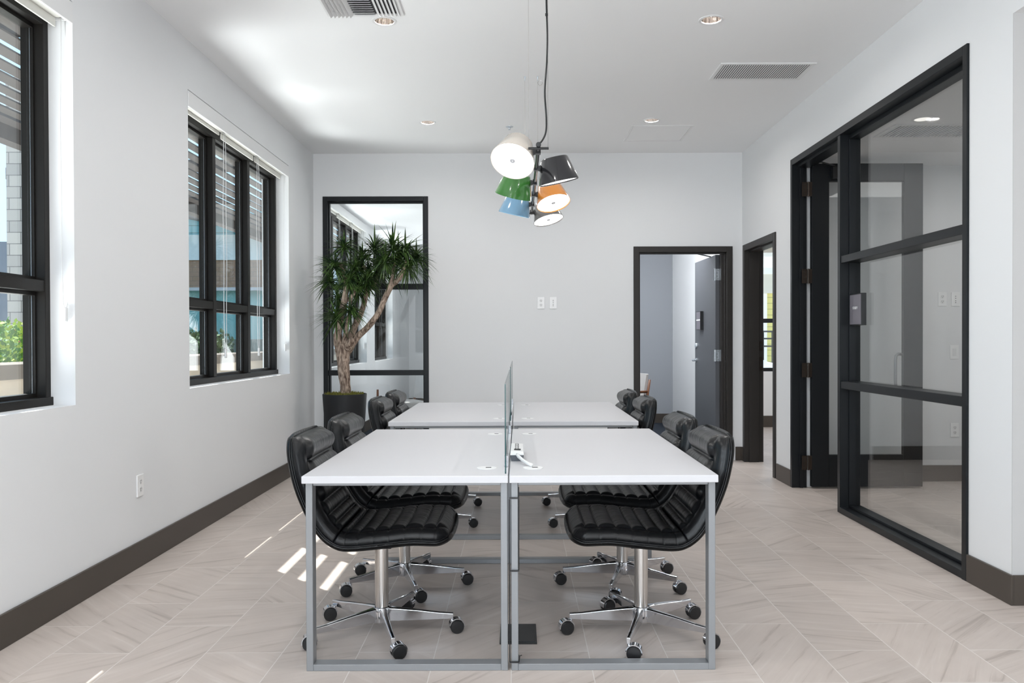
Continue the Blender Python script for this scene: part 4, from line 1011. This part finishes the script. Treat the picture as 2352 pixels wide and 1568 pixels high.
# ------------------------------------------------------------------ outside
MT['concrete'] = pbr('pale_concrete', (.55, .53, .50, 1), .9, noise=.15, nscale=3)
struct(MB().box(-60, -2.38, -30, 60, -.25, -.15).build('floor_outside', MT['concrete']), 'pale concrete ground outside the left windows', 'ground')
struct(MB().box(-2.38, 30, 16, 60, -.25, -.15).build('floor_outside_far', MT['concrete']), 'pale ground outside beyond the back rooms', 'ground')
struct(MB().box(2.56, 30, 11.72, 16, -.25, -.15).build('floor_outside_yard', MT['concrete']), 'pale paving outside the window beyond the narrow doorway', 'ground')
struct(MB().box(-20, 30, -30, -4.15, -.25, -.15).build('floor_outside_rear', MT['concrete']), 'pale ground outside behind the camera', 'ground')
# pergola: solid strip by the wall, then boards with gaps
pg = empty('pergola', (-3.2, 6, 2.96), 'grey slatted pergola roof outside the left windows', 'pergola')
TG = Matrix.Translation(pg.location).inverted()
MT['perg'] = pbr('grey_brown_timber', lin(66, 60, 57), .8, noise=.15, nscale=4)
def GB(mb, name, mat, **k):
    o = mb.build(name, mat, pg, **k); o.matrix_local = TG; return o
gaps = [(-2.632, .026), (-2.786, .026), (-2.935, .028), (-3.092, .026), (-3.245, .015), (-3.40, .024), (-3.55, .024), (-3.70, .024), (-3.85, .024)]
edges = [-2.38]
for c, hw in gaps: edges += [c + hw, c - hw]
edges.append(-4.02)
for i in range(0, len(edges), 2):
    GB(MB().box(edges[i + 1], edges[i], -3.9, 20, 2.96, 2.972), 'roof_board', MT['perg'])
for yy in (-2.5, .7, 4.55, 8.2, 11.7, 15.0): GB(MB().box(-4.02, -2.40, yy - .03, yy + .03, 2.985, 3.10), 'cross_beam', MT['perg'])
GB(MB().box(-4.12, -4.0, -3.9, 20, 2.84, 3.10), 'fascia_beam', MT['perg'])
for yy in (-3.2, 17.0): GB(MB().box(-4.12, -4.0, yy - .06, yy + .06, -.15, 2.84), 'post', MT['perg'])
MT['brickcol'] = brickish('grey_brick', lin(160, 152, 146), lin(188, 178, 168), lin(110, 105, 100), 1, .34, .17, ms=.006)
pc = MB().box(-7.62, -6.9, 12.0, 12.6, -.15, 5.2).build('brick_pillar', MT['brickcol']); tag(pc, 'tall grey brick pillar seen at the left edge through the nearest window', 'pillar')
# planter wall with hedge
pw = empty('garden_wall', (-4.5, 6, 0), 'low beige garden wall with grey-brown cap outside the left windows', 'garden wall')
TW = Matrix.Translation(pw.location).inverted()
o = MB().box(-4.95, -4.44, -6, 7.06, -.15, .93).box(-4.95, -4.44, 7.06, 20, -.15, .93).build('wall_body', pbr('beige_stucco', (.50, .42, .33, 1), .9), pw); o.matrix_local = TW
o = MB().box(-5.0, -4.40, -6, 20, .93, 1.06).build('wall_cap', pbr('grey_brown_cap', lin(112, 102, 92), .8), pw); o.matrix_local = TW
random.seed(21)
def hedge(name, x0, x1, y0, y1, z0_, z1, n, lab, cols, size=.05):
    mb = MB()
    for k in range(n):
        x = x0 + (x1 - x0) * random.random(); y = y0 + (y1 - y0) * random.random(); top = z1 - .18 * abs(math.sin(y * 3.1) * math.cos(y * 1.7)); z = z0_ + (top - z0_) * random.random() ** .8
        a, b2 = random.random() * 2 * PI, random.random() * PI; d_ = Vector((math.cos(a) * math.sin(b2), math.sin(a) * math.sin(b2), math.cos(b2))); s_ = d_.orthogonal().normalized() * size * .35
        p_ = Vector((x, y, z)); mb.add([p_, p_ + d_ * size * .5 + s_, p_ + d_ * size, p_ + d_ * size * .5 - s_], [(0, 1, 2, 3)], 1 if (random.random() < .35) else (2 if (random.random() < .05 and z > z1 - .25) else 0))
    o = mb.build(name, cols); tag(o, lab, 'hedge', None, 'stuff'); return o
GR = [pbr('hedge_leaf', (.10, .24, .03, 1), .6), pbr('hedge_leaf_light', (.42, .55, .07, 1), .6), pbr('red_flower', (.6, .08, .06, 1), .6)]
hedge('hedge', -6.0, -5.14, 2.0, 10.5, .5, 1.50, 16000, 'bright green hedge with a few red flowers outside the leftmost window', GR, .06)
hedge('hedge', -6.7, -5.14, 12.8, 14.6, -.13, 1.45, 12000, 'darker green shrubs outside the middle left window', [pbr('shrub_leaf', (.05, .10, .04, 1), .7), pbr('shrub_leaf_light', (.12, .20, .07, 1), .7), GR[0]], .07)
# buildings
b1 = MB().box(-16, -7.4, 14.0, 17.0, -.15, 3.0).build('grey_building', pbr('blue_grey_cladding', lin(92, 104, 118), .7)); tag(b1, 'dark blue-grey building beyond the hedge at the left edge', 'building')
bb = empty('building', (-6.2, 18, 0), 'building with teal siding, pale band and brown brick outside the middle window', 'building')
TBB = Matrix.Translation(bb.location).inverted()
for nm, mt, z0_, z1, y in (('brick_band', brickish('brown_brick', (.42, .27, .18, 1), (.50, .33, .23, 1), (.34, .24, .18, 1), 1, .3, .1, ms=.006), 2.40, 3.06, 17.9), ('pale_band', pbr('pale_blue_band', (.80, .88, .86, 1), .7), 3.06, 3.62, 17.85),
                           ('teal_siding', siding('teal_siding_boards', (.30, .70, .78, 1), .16), 3.62, 4.2, 18.05), ('lower_teal', pbr('teal_panel', (.36, .76, .74, 1), .6), 1.30, 2.40, 18.0), ('lower_wall', pbr('grey_green_wall', (.30, .36, .30, 1), .8), -.15, 1.30, 18.0)):
    o = MB().box(-10.5, -5.0, y, 18.6, z0_, z1).build(nm, mt, bb); o.matrix_local = TBB
rf = MB(); rf.prism([(-11, 4.75), (-5.02, 3.50), (-5.02, 3.68), (-11, 5.0)], 17.3, 18.8, 'y'); o = rf.build('roof', pbr('grey_brown_roof', lin(128, 118, 112), .8), bb); o.matrix_local = TBB
o = MB().box(-10.4, -5.1, 17.8, 17.9, 2.38, 2.45).build('white_ledge', MT['white'], bb); o.matrix_local = TBB
bc = MB().box(-4.98, -4.2, 16.0, 17.7, -.15, 3.06).build('rose_brown_wall', pbr('rose_brown_stucco', (.46, .36, .32, 1), .8)); tag(bc, 'rose-brown wall seen through the right column of the middle window', 'wall')
# view through the side room window
yb = empty('building', (6.0, 22, 0), 'yellow sided house with white trim glimpsed through the narrow doorway', 'building'); TY = Matrix.Translation(yb.location).inverted()
for nm, mt, bx_ in (('yellow_siding', siding('yellow_siding_boards', (.78, .66, .22, 1), .16), (5.9, 12, 22, 25, -.15, 2.52)), ('white_trim', pbr('warm_white_trim', (.95, .88, .78, 1), .7), (6.0, 6.80, 21.95, 22.0, -.15, 2.52)), ('upper_wall', pbr('tan_wall', (.72, .66, .56, 1), .8), (4.6, 12, 21.9, 25, 2.52, 3.04)), ('upper_band', pbr('white_band', (.95, .94, .92, 1), .7), (4.6, 12, 21.85, 25, 3.04, 3.62)), ('soffit', pbr('soffit_tan', lin(160, 150, 140), .8), (4.6, 12, 20.5, 25, 3.62, 4.2))):
    o = MB().box(*bx_).build(nm, mt, yb); o.matrix_local = TY
rl = MB()
for k in range(12): rl.tube([(4.6 + k * .2, 19, -.15), (4.6 + k * .2, 19, 1.45)], .012, 6)
for z in (1.1, 1.28, 1.45): rl.tube([(4.2, 19, z), (7.4, 19, z)], .02, 6)
tag(rl.build('railing', MT['ironblack']), 'thin dark railing outside the window beyond the narrow doorway', 'railing')
cr_ = empty('parked_car', (3.55, 16.5, -.12), 'white parked car glimpsed through the narrow doorway', 'car'); 
cm = MB(); cm.prism([(-2.1, .35), (2.1, .35), (2.15, .75), (1.3, .95), (.7, 1.28), (-.9, 1.30), (-1.7, .98), (-2.15, .85)], -.85, .85, 'y'); cm.build('car_body', pbr('white_car_paint', (.8, .82, .84, 1), .2, coat=.6), cr_, bevel=.06, seg=3)
cm = MB(); cm.prism([(1.12, .98), (.66, 1.22), (-.85, 1.24), (-1.45, 1.0)], -.87, .87, 'y'); cm.build('car_windows', pbr('car_glass', (.03, .04, .05, 1), .1), cr_)
for x in (-1.35, 1.35):
    for s in (-1, 1): cm = MB(); cm.lathe([(.32, -.1), (.32, .1)], (x, s * .78, .17), 24, (0, 1, 0), capt=True, capb=True); cm.build('wheel', MT['rubber'], cr_)
